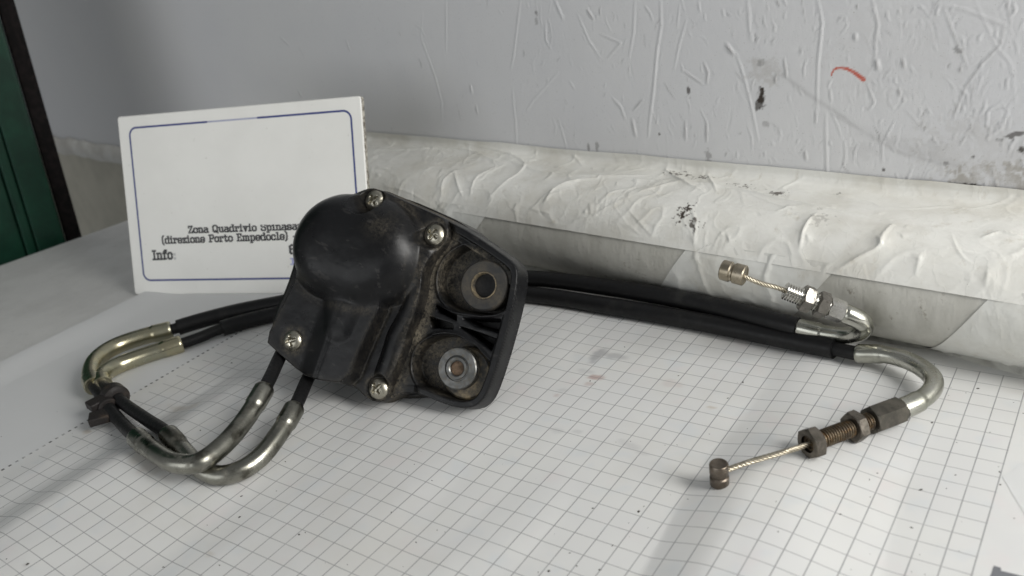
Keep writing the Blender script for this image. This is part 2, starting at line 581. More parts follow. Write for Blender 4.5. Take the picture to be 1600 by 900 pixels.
# ------------------------------------------------------------------ table top
def prism(poly, z0, z1):
    poly = np.asarray(poly, float)
    n = len(poly)
    v = [(*p, z0) for p in poly] + [(*p, z1) for p in poly]
    f = [tuple(range(n - 1, -1, -1)), tuple(range(n, 2 * n))]
    f += [(i, (i + 1) % n, n + (i + 1) % n, n + i) for i in range(n)]
    return np.array(v), f
m = NT('table_laminate')
g = m.noise(22, 5, .65)
sp = m.noise(330, 3, .6)
col = m.mix(m.ramp(g, .35, .7), (.66, .655, .64), (.58, .575, .56))
col = m.mix(m.math('MULTIPLY', m.ramp(sp, .62, .74), .22), col, (.25, .24, .22))
col = m.mix(m.math('MULTIPLY', m.ramp(m.noise(55, 4, .7, stretch=(3, 1, 1)), .66, .74), .5), col, (.2, .19, .18))
m.set(Base_Color=col, Roughness=m.ramp(g, .3, .7, .4, .55))
m.bump(sp, .1, .0004)
v, f = prism([(-858, 207), (-793, 549), (420, 416), (420, -160), (-928, -160)], -34, -1.2)
table = mesh_obj('table_top', v, f, m.m, smooth=False)
bev = table.modifiers.new('edge', 'BEVEL'); bev.width = .002; bev.segments = 3
tag(table, kind='structure')

# ------------------------------------------------------------------ grid paper
def paper_h(x, y):
    x = np.asarray(x, float); y = np.asarray(y, float)
    wob = (vnoise(y / 70, y * 0 + .5, 4) - .5) * 9
    a = x + wob
    h = 10.5 * sstep(-440, -401, a) * (1 - sstep(-401, -305, a)) * (1 - .5 * sstep(190, 330, y))
    b = x + (y - 270) * .02 + wob * .6
    h = h + 6.4 * sstep(-147, -110, b) * (1 - sstep(-104, -48, b)) * (1 - .72 * sstep(285, 385, y))
    h = h + 1.3 * sstep(-330, -300, a) * (1 - sstep(-290, -220, a)) * sstep(330, 210, y)
    h = h + (fbm(x / 75, y / 150, 21, 2) - .5) * 3.6 * sstep(-480, -455, x) * sstep(430, 380, y)
    h = h + (fbm(x / 16, y / 55, 31, 2) - .5) * .28
    h = h + 2.6 * sstep(-575, -613, x) + 1.2 * sstep(412, 422, y) * sstep(-150, -60, x)
    return np.maximum(h, 0.0)
PX0, PX1, PY0, PY1 = -613., 36., 40., 421.5
px_ = np.arange(PX0, PX1 + .1, 1.5); py_ = np.arange(PY0, PY1 + .1, 1.5)
X, Y = np.meshgrid(px_, py_, indexing='ij')
E = np.minimum.reduce([X - PX0, PX1 - X, Y - PY0, PY1 - Y])
hh = paper_h(X, Y)
Yw = Y + (fbm(X / 60, X * 0, 51) - .5) * 2.4 * sstep(380, 421, Y)
pv = np.stack([X + (fbm(Y / 50, Y * 0, 52) - .5) * 3 * sstep(-560, -613, X), Yw, hh], -1).reshape(-1, 3)
ghost = np.zeros(X.shape); pink = np.zeros(X.shape); rustst = np.zeros(X.shape)
def pblot(fld, px, py, rx, ry, amt, seed, rot=0.):
    c = onz(px, py)
    x, y = X - c[0], Y - c[1]
    x, y = x * math.cos(rot) + y * math.sin(rot), -x * math.sin(rot) + y * math.cos(rot)
    d = np.hypot(x / rx, y / ry) + (fbm(X / 5, Y / 5, seed) - .5) * 1.1
    fld[:] = np.maximum(fld, amt * sstep(1.05, .45, d))
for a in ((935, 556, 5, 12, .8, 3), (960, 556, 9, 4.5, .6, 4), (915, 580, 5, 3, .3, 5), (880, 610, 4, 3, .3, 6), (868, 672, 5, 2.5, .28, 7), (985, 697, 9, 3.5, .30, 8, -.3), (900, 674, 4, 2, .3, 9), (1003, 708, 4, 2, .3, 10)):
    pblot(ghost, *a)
for a in ((931, 590, 6, 3.2, 1., 11), (921, 600, 3, 2.5, .5, 12), (870, 618, 2.5, 1.4, .6, 13), (1052, 600, 8, 4, .25, 14)):
    pblot(pink, *a)
for a in ((280, 640, 10, 4, .5, 15), (305, 645, 8, 6, .35, 16), (137, 676, 5, 2, .7, 17), (327, 868, 3, 1.6, .5, 18), (1111, 637, 2.6, 1.3, .8, 19), (240, 745, 20, 8, .35, 20)):
    pblot(rustst, *a)

m = NT('printed_grid_paper')
tc = m.n('ShaderNodeTexCoord'); sp = m.n('ShaderNodeSeparateXYZ'); m.l(tc.outputs['Object'], sp.inputs[0])
xm = m.math('MULTIPLY', sp.outputs[0], 1000.0); ym = m.math('MULTIPLY', sp.outputs[1], 1000.0)
def lines(c, off, half, soft):
    q = m.math('DIVIDE', m.math('SUBTRACT', c, off), 10.0)
    fr = m.math('ABSOLUTE', m.math('SUBTRACT', m.math('FRACT', m.math('ADD', q, .5)), .5))   # 0 on a line
    return m.ramp(m.math('MULTIPLY', fr, 10.0), half, half + soft, 1.0, 0.0)
gx = lines(xm, -30.62, .15, .16)
gy = lines(ym, 411.39, .12, .16)
gxs = m.math('MULTIPLY', gx, .95)
inx = m.math('MULTIPLY', m.math('GREATER_THAN', xm, -470.2), m.math('LESS_THAN', xm, -30.2))
iny = m.math('LESS_THAN', ym, 411.8)
inside = m.math('MULTIPLY', inx, iny)
ln = m.math('MULTIPLY', m.math('MAXIMUM', gxs, m.math('MULTIPLY', gy, .8)), inside)
wear = m.ramp(m.noise(45, 4, .65), .25, .6, .72, 1.0)
ln = m.math('MULTIPLY', ln, wear)
# dashes of the perforation
pf = m.math('MULTIPLY', m.ramp(m.math('ABSOLUTE', m.math('ADD', xm, 478.0)), .7, .95, 1., 0.),
            m.math('LESS_THAN', m.math('FRACT', m.math('DIVIDE', ym, 3.9)), .42))
pf = m.math('MULTIPLY', pf, m.ramp(m.noise(160, 2), .35, .5, .35, 1.0))
base = m.mix(m.ramp(m.noise(16, 3, .6), .35, .65), (.70, .70, .685), (.67, .67, .665))
tint = m.noise(55, 2, .5, stretch=(1, 1, 0))
base = m.mix(m.math('MULTIPLY', m.ramp(tint, .55, .72), .35), base, (.60, .635, .66))
tint2 = m.noise(48, 2, .5, vec=m.coord((1.1, .9, 0)))
base = m.mix(m.math('MULTIPLY', m.ramp(tint2, .58, .74), .30), base, (.70, .635, .635))
base = m.mix(m.math('MULTIPLY', m.ramp(m.noise(9, 5, .65), .48, .72), .40), base, (.60, .58, .53))
out = m.math('LESS_THAN', xm, -478.0)
base = m.mix(out, base, (.66, .665, .665))
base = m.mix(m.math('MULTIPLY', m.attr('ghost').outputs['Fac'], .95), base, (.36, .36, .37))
base = m.mix(m.math('MULTIPLY', m.attr('pink').outputs['Fac'], .8), base, (.44, .31, .28))
base = m.mix(m.math('MULTIPLY', m.attr('rust').outputs['Fac'], .55), base, (.40, .31, .20))
col = m.mix(ln, base, (.27, .272, .278))
col = m.mix(pf, col, (.12, .12, .12))
m.set(Base_Color=col, Roughness=.62, Specular_IOR_Level=.3)
m.bump(m.noise(500, 3, .6), .05, .0004)
M_paper = m.m
paper = mesh_obj('grid_paper', pv, grid_faces(len(px_), len(py_)), M_paper, attrs={'ghost': ghost.ravel(), 'pink': pink.ravel(), 'rust': rustst.ravel()})
tag(paper, 'large wavy sheet of white grid-ruled paper spread over the table', 'paper')
pm = NT('printed_ink'); pm.set(Base_Color=(.17, .175, .19), Roughness=.6)
def decal(name, pts, mat, parent, lift=.12):      # small flat print that follows the sheet
    P = np.array([onz(*p)[:2] for p in pts])
    for _ in range(3):
        P = P + (np.array([onz(pt[0], pt[1], float(paper_h(q[0], q[1])))[:2] for pt, q in zip(pts, P)]) - P)
    v = [(q[0], q[1], float(paper_h(q[0], q[1])) + lift) for q in P]
    return mesh_obj(name, v, [tuple(range(len(v)))], mat, parent, smooth=False)
decal('printed_mark', [(1549, 897), (1553, 884), (1564, 887.5), (1564, 892), (1600, 901), (1625, 908), (1620, 925), (1545, 905)], pm.m, paper)
gm = NT('faint_ink'); gm.set(Base_Color=(.67, .675, .67), Roughness=.6)
decal('faint_print', [(1566, 745), (1640, 700), (1650, 840), (1604, 808), (1585, 778)], gm.m, paper)

# crumbs of dirt scattered over the sheet: nobody could count them
crumb_px = [(998, 799, 1.3), (1006, 791, .7), (1161, 597, 1.1), (922, 595, 1.1), (930, 597, .7), (1439, 765, 1.2), (1424, 824, .9), (1493, 742, .8), (1528, 607, 1.1), (1456, 660, 1.1),
            (1371, 739, .7), (1168, 670, .8), (374, 808, 1.3), (467, 835, 1.1), (477, 832, .8), (43, 881, 1.4), (255, 886, .9), (362, 567, 1.2), (402, 524, 1.), (446, 721, .8), (432, 767, .7), (377, 775, .8),
            (857, 892, 1.1), (937, 890, 1.), (901, 884, .8), (890, 864, .7), (957, 852, .8), (926, 794, .9), (967, 500, .9), (976, 542, .9), (1060, 587, .8), (1137, 622, .8), (1201, 652, .8), (1479, 763, .7),
            (313, 672, .8), (174, 680, 1.), (650, 847, .9), (683, 828, .6), (611, 800, .6), (720, 666, .7), (1075, 780, .7), (1313, 803, .7), (1562, 737, 1.), (1563, 757, .8), (343, 883, .9)]
vs, fs, n = [], [], 0
for k in range(90):
    crumb_px.append((rng.rand() * 1600, 560 + rng.rand() * 340, .3 + .3 * rng.rand()))
for (x, y, s) in crumb_px:
    p = onz(x, y)
    if not (-605 < p[0] < 0 and p[1] < 410): continue
    z = float(paper_h(p[0], p[1]))
    p = onz(x, y, z + .1)
    ang = rng.rand() * 6.28
    el = 1 + rng.rand()
    ring = []
    for q in range(6):
        t = q / 6 * 2 * math.pi
        r = s * .55 * (.7 + .6 * rng.rand())
        dx, dy = r * el * math.cos(t), r * math.sin(t) / el
        ring.append((p[0] + dx * math.cos(ang) - dy * math.sin(ang), p[1] + dx * math.sin(ang) + dy * math.cos(ang), z - .05))
    vs += ring + [(p[0], p[1], z + s * .45)]
    fs += [(n + q, n + (q + 1) % 6, n + 6) for q in range(6)]
    n += 7
cm = NT('dirt_crumb'); cm.set(Base_Color=(.055, .05, .042), Roughness=.8)
cr = mesh_obj('dirt_crumbs', vs, fs, cm.m)
tag(cr, 'tiny dark crumbs of dirt scattered over the paper', 'dirt', kind='stuff')

# ------------------------------------------------------------------ wrapped pipe along the wall
PR, PD = 31.0, 34.0
pipe = empty('wrapped_pipe', W0 + NW * PD + TW * -300)
tag(pipe, 'thick pipe wrapped in wrinkled white plastic film along the wall', 'pipe')
S0, S1 = -700., 120.
def pipe_pt(s, phi, r):               # phi from the crest towards the viewer, radians
    return W0 + s[..., None] * TW + (PD + r * np.sin(phi))[..., None] * NW + (PR + r * np.cos(phi))[..., None] * V(0, 0, 1)
m = NT('pipe_insulation')
st = m.noise(60, 5, .65, stretch=(1, 1, .35))
col = m.mix(m.ramp(st, .3, .7), (.56, .55, .505), (.45, .44, .395))
col = m.mix(m.math('MULTIPLY', m.ramp(m.noise(150, 4, .7), .60, .74), .7), col, (.17, .14, .10))
m.set(Base_Color=col, Roughness=.45)
m.bump(m.noise(260, 4, .6, stretch=(1, 1, .4)), .35, .0012)
ss = np.arange(S0, S1, 2.0); ph = np.radians(np.arange(-95, 178, 4.0))
SS, PP = np.meshgrid(ss, ph, indexing='ij')
rr = PR - .35 + (fbm(SS / 14, PP * 3, 61) - .5) * .5
core = mesh_obj('pipe_core', pipe_pt(SS, PP, rr).reshape(-1, 3), grid_faces(len(ss), len(ph)), m.m)
under(core, pipe)

def film_mat(name, c0, c1, dirt=.5):
    m = NT(name)
    a = m.noise(28, 5, .65)
    b = m.noise(120, 5, .7, stretch=(1, 1, .45))
    col = m.mix(m.ramp(a, .35, .68), c0, c1)
    col = m.mix(m.math('MULTIPLY', m.ramp(b, .58, .76), .55 * dirt), col, (.46, .41, .32))
    col = m.mix(m.math('MULTIPLY', m.ramp(m.noise(14, 4, .65), .46, .70), .45 * dirt), col, (.52, .485, .41))
    col = m.mix(m.math('MULTIPLY', m.ramp(m.noise(420, 3, .7), .70, .78), .6 * dirt), col, (.12, .095, .07))
    col = m.mix(m.attr('stain').outputs['Fac'], col, (.06, .045, .035))
    m.set(Base_Color=col, Roughness=m.ramp(b, .3, .7, .28, .42), Specular_IOR_Level=.5)
    def crinkle(sc, st, lo):
        n_ = m.noise(sc, 2, .5, stretch=st)
        r_ = m.math('SUBTRACT', 1.0, m.math('ABSOLUTE', m.math('SUBTRACT', m.math('MULTIPLY', n_, 2.0), 1.0)))
        return m.ramp(r_, lo, 1.0)
    hgt = m.math('ADD', m.math('MULTIPLY', crinkle(30, (1, 1, .7), .93), m.ramp(a, .45, .62)), m.math('MULTIPLY', crinkle(70, (1.4, 1.4, .5), .93), .22))
    hgt = m.math('ADD', hgt, m.math('MULTIPLY', m.noise(260, 4, .65, stretch=(1, 1, .45)), .55))
    m.bump(hgt, .20, .0010)
    return m.m
M_film = film_mat('white_film', (.80, .795, .755), (.72, .71, .66), .75)
M_tape = film_mat('grey_film', (.70, .70, .665), (.61, .605, .56), .8)

def wrinkle(s, v, seed, amp=1.0):
    """folds of slack film: sharp ridges, slanting"""
    wx = s + 26 * (fbm(s / 40, v / 30, seed + 5, 3) - .5)
    wy = v + 22 * (fbm(s / 36, v / 26, seed + 9, 3) - .5)
    n1 = 1 - np.abs(2 * fbm(wx / 34 + wy / 60, wy / 40, seed, 2) - 1)
    n2 = 1 - np.abs(2 * fbm(wx / 15 - wy / 40, wy / 26, seed + 2, 2) - 1)
    patch = sstep(.40, .68, fbm(s / 55, v / 45, seed + 13, 2))
    n3 = 1 - np.abs(2 * fbm(wx / 9 + wy / 22, wy / 13, seed + 3, 2) - 1)
    n4 = 1 - np.abs(2 * fbm(wx / 22 - wy / 9, wy / 17, seed + 4, 2) - 1)
    return amp * (1.0 * (np.clip(n1 - .86, 0, 1) / .14) ** 2.2 + .75 * patch * (np.clip(n2 - .84, 0, 1) / .16) ** 2.0 + .16 * (np.clip(n3 - .8, 0, 1) / .2) ** 1.3 * (.3 + patch)
                  + .16 * (np.clip(n4 - .84, 0, 1) / .16) ** 1.3 + .55 * (fbm(s / 18, v / 14, seed + 20, 4) - .5))

# upper film: stuck to the wall, across the gap, over the crest, down to its straight lower edge
PHI_L = math.radians(67.5)
prof = [(1.0, 73.6), (1.2, 69.0), (3.5, 66.4), (12, 65.0), (24, 64.3)]
for a in np.linspace(math.radians(2), PHI_L, 12):
    prof.append((PD + (PR + .55) * math.sin(a), PR + (PR + .55) * math.cos(a)))
prof = catmull([V(*p) for p in prof], .62)
plen = np.concatenate([[0], np.cumsum(np.linalg.norm(np.diff(prof, axis=0), axis=1))])
tg = np.gradient(prof, axis=0); tg /= np.linalg.norm(tg, axis=1)[:, None]
nr = np.stack([-tg[:, 1], tg[:, 0]], 1)
nr *= np.sign(nr[:, :1] * .4 + nr[:, 1:] * .6 + 1e-9)
nr[:6] = (1, 0)
s_f = np.arange(S0, S1, .7)
SF, LF = np.meshgrid(s_f, plen, indexing='ij')
wr = wrinkle(SF, LF, 101, .40) + 1.6 * (fbm(SF / 60, LF / 40, 131, 2) - .5)
def fcrease(c, L, an, amp, wid, bend):
    d = V(np.cos(an), np.sin(an)); nn = V(-d[1], d[0])
    i0, i1 = np.searchsorted(s_f, [c[0] - L - 4, c[0] + L + 4]); j0, j1 = np.searchsorted(plen, [c[1] - L - 4, c[1] + L + 4])
    w = (slice(i0, i1), slice(j0, j1))
    if SF[w].size == 0: return
    pts = catmull([c - d * L / 2, c - d * L / 6 + nn * bend * .8, c + d * L / 5 + nn * bend, c + d * L / 2], 2.5)
    dd, tt = seg_dist(SF[w], LF[w], pts)
    side_ = (SF[w] - c[0]) * nn[0] + (LF[w] - c[1]) * nn[1]
    wd = np.where(side_ > 0, wid, wid * 3.0)
    wr[w] += amp * np.exp(-(dd / wd) ** 1.3) * np.sin(np.pi * np.clip(tt, 0.02, .98)) ** 1.2
for k in range(260):
    c = V(S0 + rng.rand() * (S1 - S0), 6 + rng.rand() * (plen[-1] - 8))
    L = rng.choice([5, 8, 14, 24, 40], p=[.3, .3, .22, .13, .05]) * (.7 + .6 * rng.rand())
    an = rng.normal(1.35, .55) if rng.rand() < .7 else rng.normal(.1, .3)
    fcrease(c, L, an, (.16 + .5 * rng.rand() ** 2) * rng.choice([1, 1, -.7]), .36 + .36 * rng.rand(), rng.normal(0, .1) * L)
stf = np.zeros(SF.shape)
def film_px(x, y, sel=None):          # where a seen point lies on the film (s, length)
    d = ray(x, y)
    best = None
    for k in range(0, len(prof), 2):
        # line at this profile height: solve on the plane through it facing the camera
        base = W0 + NW * prof[k, 0] + V(0, 0, prof[k, 1])
        n_ = np.cross(TW, unit(ray(800, 450))); n_ = unit(np.cross(TW, n_))
        P = onplane(x, y, base, n_)
        e = abs((P - base) @ unit(np.cross(TW, n_)))
        if best is None or e < best[0]:
            best = (e, (P - W0) @ TW, plen[k])
    return V(best[1], best[2])
FOLDS = [([(720, 220), (800, 245), (820, 262), (790, 285), (765, 312)], 1.6, 1.5), ([(855, 312), (870, 295), (905, 285), (935, 281)], 2.0, 1.6), ([(710, 270), (722, 305)], 1.6, 1.2),
         ([(735, 305), (745, 280), (775, 262)], 1.6, 1.5), ([(790, 250), (850, 272), (950, 278), (1010, 275)], 1.8, 2.2), ([(690, 305), (695, 280), (715, 268)], 1.3, 1.3),
         ([(580, 236), (640, 235), (720, 233), (780, 255)], 1.8, 1.8), ([(1000, 300), (1060, 288), (1140, 295), (1230, 315), (1330, 335), (1390, 345)], 1.8, 2.0),
         ([(1250, 385), (1258, 355), (1275, 335)], 2.1, 1.5), ([(1300, 430), (1340, 405), (1375, 385), (1380, 368), (1395, 352)], 2.1, 1.8), ([(1215, 330), (1235, 325), (1290, 328)], 1.7, 1.6),
         ([(1535, 372), (1560, 365), (1600, 372)], 1.9, 1.8), ([(1380, 385), (1372, 370)], 1.5, 1.2), ([(1085, 390), (1088, 350), (1082, 330)], 1.1, 1.6), ([(1430, 430), (1440, 395)], .9, 1.8),
         ([(850, 318), (862, 305), (880, 300)], 1.1, 1.2), ([(1040, 265), (1075, 290), (1100, 300)], 2.2, 1.2), ([(1105, 272), (1120, 300)], 1.6, 1.2), ([(1545, 420), (1540, 445)], .9, 1.5),
         ([(930, 330), (960, 300), (990, 295)], .9, 2.), ([(600, 290), (640, 300), (680, 330)], .9, 2.)]
for pts, amp, wid in FOLDS:
    pp = catmull([film_px(*p) for p in pts], 2.0)
    dd, tt = seg_dist(SF, LF, pp)
    wr += 1.25 * (amp * .50 * np.exp(-(dd / wid / .45) ** 1.1) + amp * .30 * np.exp(-(dd / wid / 3.4) ** 2)) * np.sin(np.pi * np.clip(.08 + .84 * tt, 0, 1)) ** .7
for (x, y, rx, ry, amt, sd) in ((1070, 330, 4, 7, 1.0, 3), (1085, 350, 5, 4, .85, 4), (1165, 292, 8, 3, .9, 5), (1215, 303, 5, 4, .9, 6), (1060, 272, 9, 2.5, .9, 7), (1095, 278, 7, 2.5, .9, 9), (1285, 340, 6, 6, .3, 8), (1312, 303, 3, 2, .6, 11)):
    c = film_px(x, y)
    q = np.hypot((SF - c[0]) / rx, (LF - c[1]) / ry) + (fbm(SF / 1.6, LF / 1.6, sd) - .5) * 3.4
    stf = np.maximum(stf, amt * sstep(.75, .35, q))
wr *= sstep(0, 7, LF) * (.25 + .75 * sstep(plen[-1], plen[-1] - 8, LF))
D = prof[None, :, 0] + nr[None, :, 0] * wr
ZZ = prof[None, :, 1] + nr[None, :, 1] * wr
wob = (fbm(s_f / 70, s_f * 0, 71, 3) - .5)[:, None] * 2.2
ZZ = ZZ + wob * sstep(8, 0, LF)
# never through the wall or the core
D = np.maximum(D, .7)
fv = W0 + SF[..., None] * TW + D[..., None] * NW + ZZ[..., None] * V(0, 0, 1)
film = mesh_obj('film_sheet', fv.reshape(-1, 3), grid_faces(*SF.shape), M_film, attrs={'stain': stf.ravel()})
under(film, pipe)
film['label'] = 'wrinkled white film sheet taped to the wall over the pipe'

# slanting bands of lighter film lower down
def band(name, s_top0, s_top1, lean, mat, seed, off=.2):
    ph = np.radians(np.arange(58, 172, 1.8))
    w_ = s_top1 - s_top0
    uu = np.linspace(0, 1, max(8, int(w_ / 1.2)))
    UU, PH = np.meshgrid(uu, ph, indexing='ij')
    SB = s_top0 + UU * w_ - lean * (PH - PHI_L)
    edge = np.minimum(UU, 1 - UU) * w_
    w = wrinkle(SB, PH * PR, seed, .9) * sstep(0, 9, edge)
    w = np.maximum(w, -.2)
    ph2 = PH
    v = pipe_pt(SB, ph2, PR + off + w)
    v[..., 2] = np.maximum(v[..., 2], .6)
    o = mesh_obj(name, v.reshape(-1, 3), grid_faces(*SB.shape), mat, attrs={'stain': np.zeros(SB.size)})
    return under(o, pipe)
band('film_band', -640, -318, 26, M_tape, 7)
band('film_band', -163, -79, 22, M_tape, 17)
band('film_band', -7, 110, 20, M_tape, 27)

# loose skirt of the film where it meets the table
ks = np.arange(S0, S1, 2.0)
kp = np.linspace(0, 1, 9)
KS, KP = np.meshgrid(ks, kp, indexing='ij')
q = wrinkle(KS, KP * 30, 205, .8)
dK = PD + 8 + KP * (7 + 5 * fbm(KS / 45, KS * 0, 9)) + 0
zK = 6.5 * (1 - KP) ** 1.6 + np.abs(q) * .9 + .4 - 1.0 * KP
kv = W0 + KS[..., None] * TW + dK[..., None] * NW + zK[..., None] * V(0, 0, 1)
skirt = mesh_obj('film_skirt', kv.reshape(-1, 3), grid_faces(*KS.shape), M_tape, attrs={'stain': (sstep(.45, .75, fbm(KS / 9, KP * 3, 99)) * .55).ravel()})
under(skirt, pipe)

# white strip low on the wall, further left
m = NT('strip_paint')
m.set(Base_Color=m.mix(m.ramp(m.noise(40, 4), .35, .7), (.66, .65, .62), (.52, .50, .46)), Roughness=.5)
ks = np.arange(-1350., -690., 4.0)
sp_ = [(1.0, 26), (3, 25), (6, 21), (7.5, 14), (6, 7), (2, 2)]
vv = []
for s in ks:
    w_ = (float(fbm(np.array([s / 35]), np.array([.3]), 5)[0]) - .5)
    for (d, z) in sp_:
        vv.append(W0 + TW * s + NW * (d + w_ * 3 * (d > 2)) + V(0, 0, z + w_ * 7))
strip = mesh_obj('wall_strip', np.array(vv), grid_faces(len(ks), len(sp_)), m.m)
tag(strip, 'crumpled pale strip low on the wall beside the green door', 'strip')
m = NT('lower_wall_paint')
m.set(Base_Color=m.mix(m.ramp(m.noise(30, 4), .3, .7), (.50, .475, .40), (.42, .40, .335)), Roughness=.6)
v = [W0 + TW * s + NW * d + V(0, 0, z) for (s, z, d) in ((-1500, -260, 3.0), (-690, -260, 3.0), (-690, 8, 3.0), (-1500, 8, 3.0))]
dado = mesh_obj('lower_wall', np.array(v), [(0, 1, 2, 3)], m.m, smooth=False)
tag(dado, kind='structure')

# ------------------------------------------------------------------ green door leaf on the far left
P0 = V(-842, 395, 0)
vdir = unit(ray(110, 360) * V(1, 1, 0))
P1 = onplane(22, 0, P0, vdir)
gu = unit(P1 - onplane(121, 345, P0, vdir))
gl = unit(np.cross(gu, vdir)); gl = gl if gl @ CR < 0 else -gl
gn = unit(np.cross(gl, gu)); gn = gn if gn @ vdir < 0 else -gn
E0 = onplane(121, 345, P0, vdir)
door = empty('green_door', E0 - gu * 250)
tag(door, 'dark green painted door leaf leaning beyond the table edge', 'door')
def gbox(l0, l1, u0, u1, n0, n1):
    v = [E0 + gl * l + gu * u + gn * n for l in (l0, l1) for u in (u0, u1) for n in (n0, n1)]
    f = [(0, 1, 3, 2), (4, 6, 7, 5), (0, 4, 5, 1), (2, 3, 7, 6), (0, 2, 6, 4), (1, 5, 7, 3)]
    return np.array(v), f
m = NT('green_paint')
gr = m.noise(40, 4, .6)
m.set(Base_Color=m.mix(m.ramp(gr, .3, .7), (.0025, .022, .0125), (.005, .040, .022)), Roughness=.38, Specular_IOR_Level=.3)
M_green = m.m
m = NT('door_edge_rubber')
m.set(Base_Color=m.mix(m.ramp(m.noise(200, 4), .4, .65), (.004, .0034, .0034), (.011, .008, .008)), Roughness=.7, Specular_IOR_Level=.12)
M_edge = m.m
def gpart(name, mat, *b):
    v, f = gbox(*b)
    o = mesh_obj(name, v, f, mat, smooth=False)
    bv = o.modifiers.new('edge', 'BEVEL'); bv.width = .0022; bv.segments = 3
    return under(o, door)
gpart('edge_seal', M_edge, 0, 14.5, -320, 700, -30, 0)
gpart('stile', M_green, 15, 40, -320, 700, -34, 7)
gpart('moulding', M_green, 40.5, 50, -320, 700, -34, 1.5)
gpart('panel', M_green, 50.5, 420, -320, 700, -34, -6)

# ------------------------------------------------------------------ information card
def fit_card():
    tgt = [((0, 0), (213, 462)), ((0, 1), (180, 180)), ((1, 1), (567, 152))]
    x = np.array([-618.6, 321.7, math.radians(19), math.radians(18), 200., 137.])
    def pts(x):
        bx, by, yw, le, w, h = x
        d = V(math.cos(yw), math.sin(yw), 0); n = V(-d[1], d[0], 0)
        u = n * math.sin(le) + V(0, 0, math.cos(le))
        return [V(bx, by, 0.3) + d * w * a + u * h * b for a, b in ((0, 0), (0, 1), (1, 1), (1, 0))]
    def res(x):
        r = []
        for P, t in zip(pts(x), [(213, 462), (180, 180), (567, 152), (581, 455.5)]):
            v = P - C; dz = v @ CF
            r += [800 + FPX * (v @ CR) / dz - t[0], 450 - FPX * (v @ CU) / dz - t[1]]
        return np.array(r)
    for _ in range(60):
        r = res(x)
        J = np.stack([(res(x + e) - r) / 1e-4 for e in np.eye(6) * 1e-4], 1)
        x = x + np.linalg.solve(J.T @ J + 1e-6 * np.eye(6), -J.T @ r)
    return x
bx, by, yw, le, CW, CH = fit_card()
print('card', bx, by, math.degrees(yw), math.degrees(le), CW, CH)
cd = V(math.cos(yw), math.sin(yw), 0); cn_ = V(-cd[1], cd[0], 0)
cu_ = cn_ * math.sin(le) + V(0, 0, math.cos(le))
cf_ = np.cross(cd, cu_)               # faces the viewer
cf_ = cf_ if cf_ @ CF < 0 else -cf_
CB = V(bx, by, 0.3)
card = empty('information_card', CB + cd * CW / 2)
tag(card, 'white rectangular card with blue border line and black lettering, leaning behind the black housing', 'card')
def cpt(a, b, k=0.0):
    return CB + cd * a + cu_ * b + cf_ * k
def rrect(x0, y0, x1, y1, r, n=6):
    out = []
    for cx, cy, a0 in ((x1 - r, y1 - r, 0), (x0 + r, y1 - r, 90), (x0 + r, y0 + r, 180), (x1 - r, y0 + r, 270)):
        for k in range(n + 1):
            t = math.radians(a0 + 90 * k / n)
            out.append((cx + r * math.cos(t), cy + r * math.sin(t)))
    return out
TH = 4.2
ol = rrect(0, 0, CW, CH, 2.2)
il = rrect(.7, .7, CW - .7, CH - .7, 1.8)
n = len(ol)
v = [cpt(*p, 0) for p in il] + [cpt(*p, -.6) for p in ol] + [cpt(*p, -TH) for p in ol]
f = [tuple(range(n)), tuple(range(3 * n - 1, 2 * n - 1, -1))]
for r_ in range(2):
    f += [(r_ * n + (i + 1) % n, r_ * n + i, (r_ + 1) * n + i, (r_ + 1) * n + (i + 1) % n) for i in range(n)]
m = NT('card_face')
a = m.noise(20, 4, .6)
col = m.mix(m.ramp(a, .35, .7), (.83, .825, .79), (.79, .785, .75))
col = m.mix(m.math('MULTIPLY', m.ramp(m.noise(300, 3, .6), .68, .76), .35), col, (.45, .43, .38))
m.set(Base_Color=col, Roughness=.4, Specular_IOR_Level=.4)
M_card = m.m
m = NT('card_edge')
e = m.noise(330, 4, .7)
m.set(Base_Color=m.mix(m.ramp(e, .42, .62), (.50, .48, .42), (.10, .085, .065)), Roughness=.75)
panel = mesh_obj('panel', np.array(v), f, M_card, smooth=False)
panel.data.materials.append(m.m)
for p in panel.data.polygons:
    if p.index >= 2 + n: p.material_index = 1
under(panel, card)
# border line
def strip_line(pts, w, k, closed):
    pts = np.array(pts, float)
    n = len(pts)
    nxt = np.roll(pts, -1, 0); prv = np.roll(pts, 1, 0)
    if not closed: nxt[-1] = 2 * pts[-1] - pts[-2]; prv[0] = 2 * pts[0] - pts[1]
    t = nxt - prv; t /= np.linalg.norm(t, axis=1)[:, None]
    nn = np.stack([-t[:, 1], t[:, 0]], 1)
    v = [cpt(*p, k) for p in pts + nn * w / 2] + [cpt(*p, k) for p in pts - nn * w / 2]
    f = [(i, (i + 1) % n, n + (i + 1) % n, n + i) for i in range(n if closed else n - 1)]
    return np.array(v), f
def card_px(x, y):
    P = onplane(x, y, CB, cf_) - CB
    return P @ cd, P @ cu_
bl_, tl_, tr_ = card_px(228, 438), card_px(199, 199), card_px(548, 174)
X0, X1, Y0_, Y1_ = (bl_[0] + tl_[0]) / 2, tr_[0], bl_[1], (tl_[1] + tr_[1]) / 2
rr_ = rrect(X0, Y0_, X1, Y1_, 6, 8)
gap0, gap1 = X0 + (X1 - X0) * .375, X0 + (X1 - X0) * .60
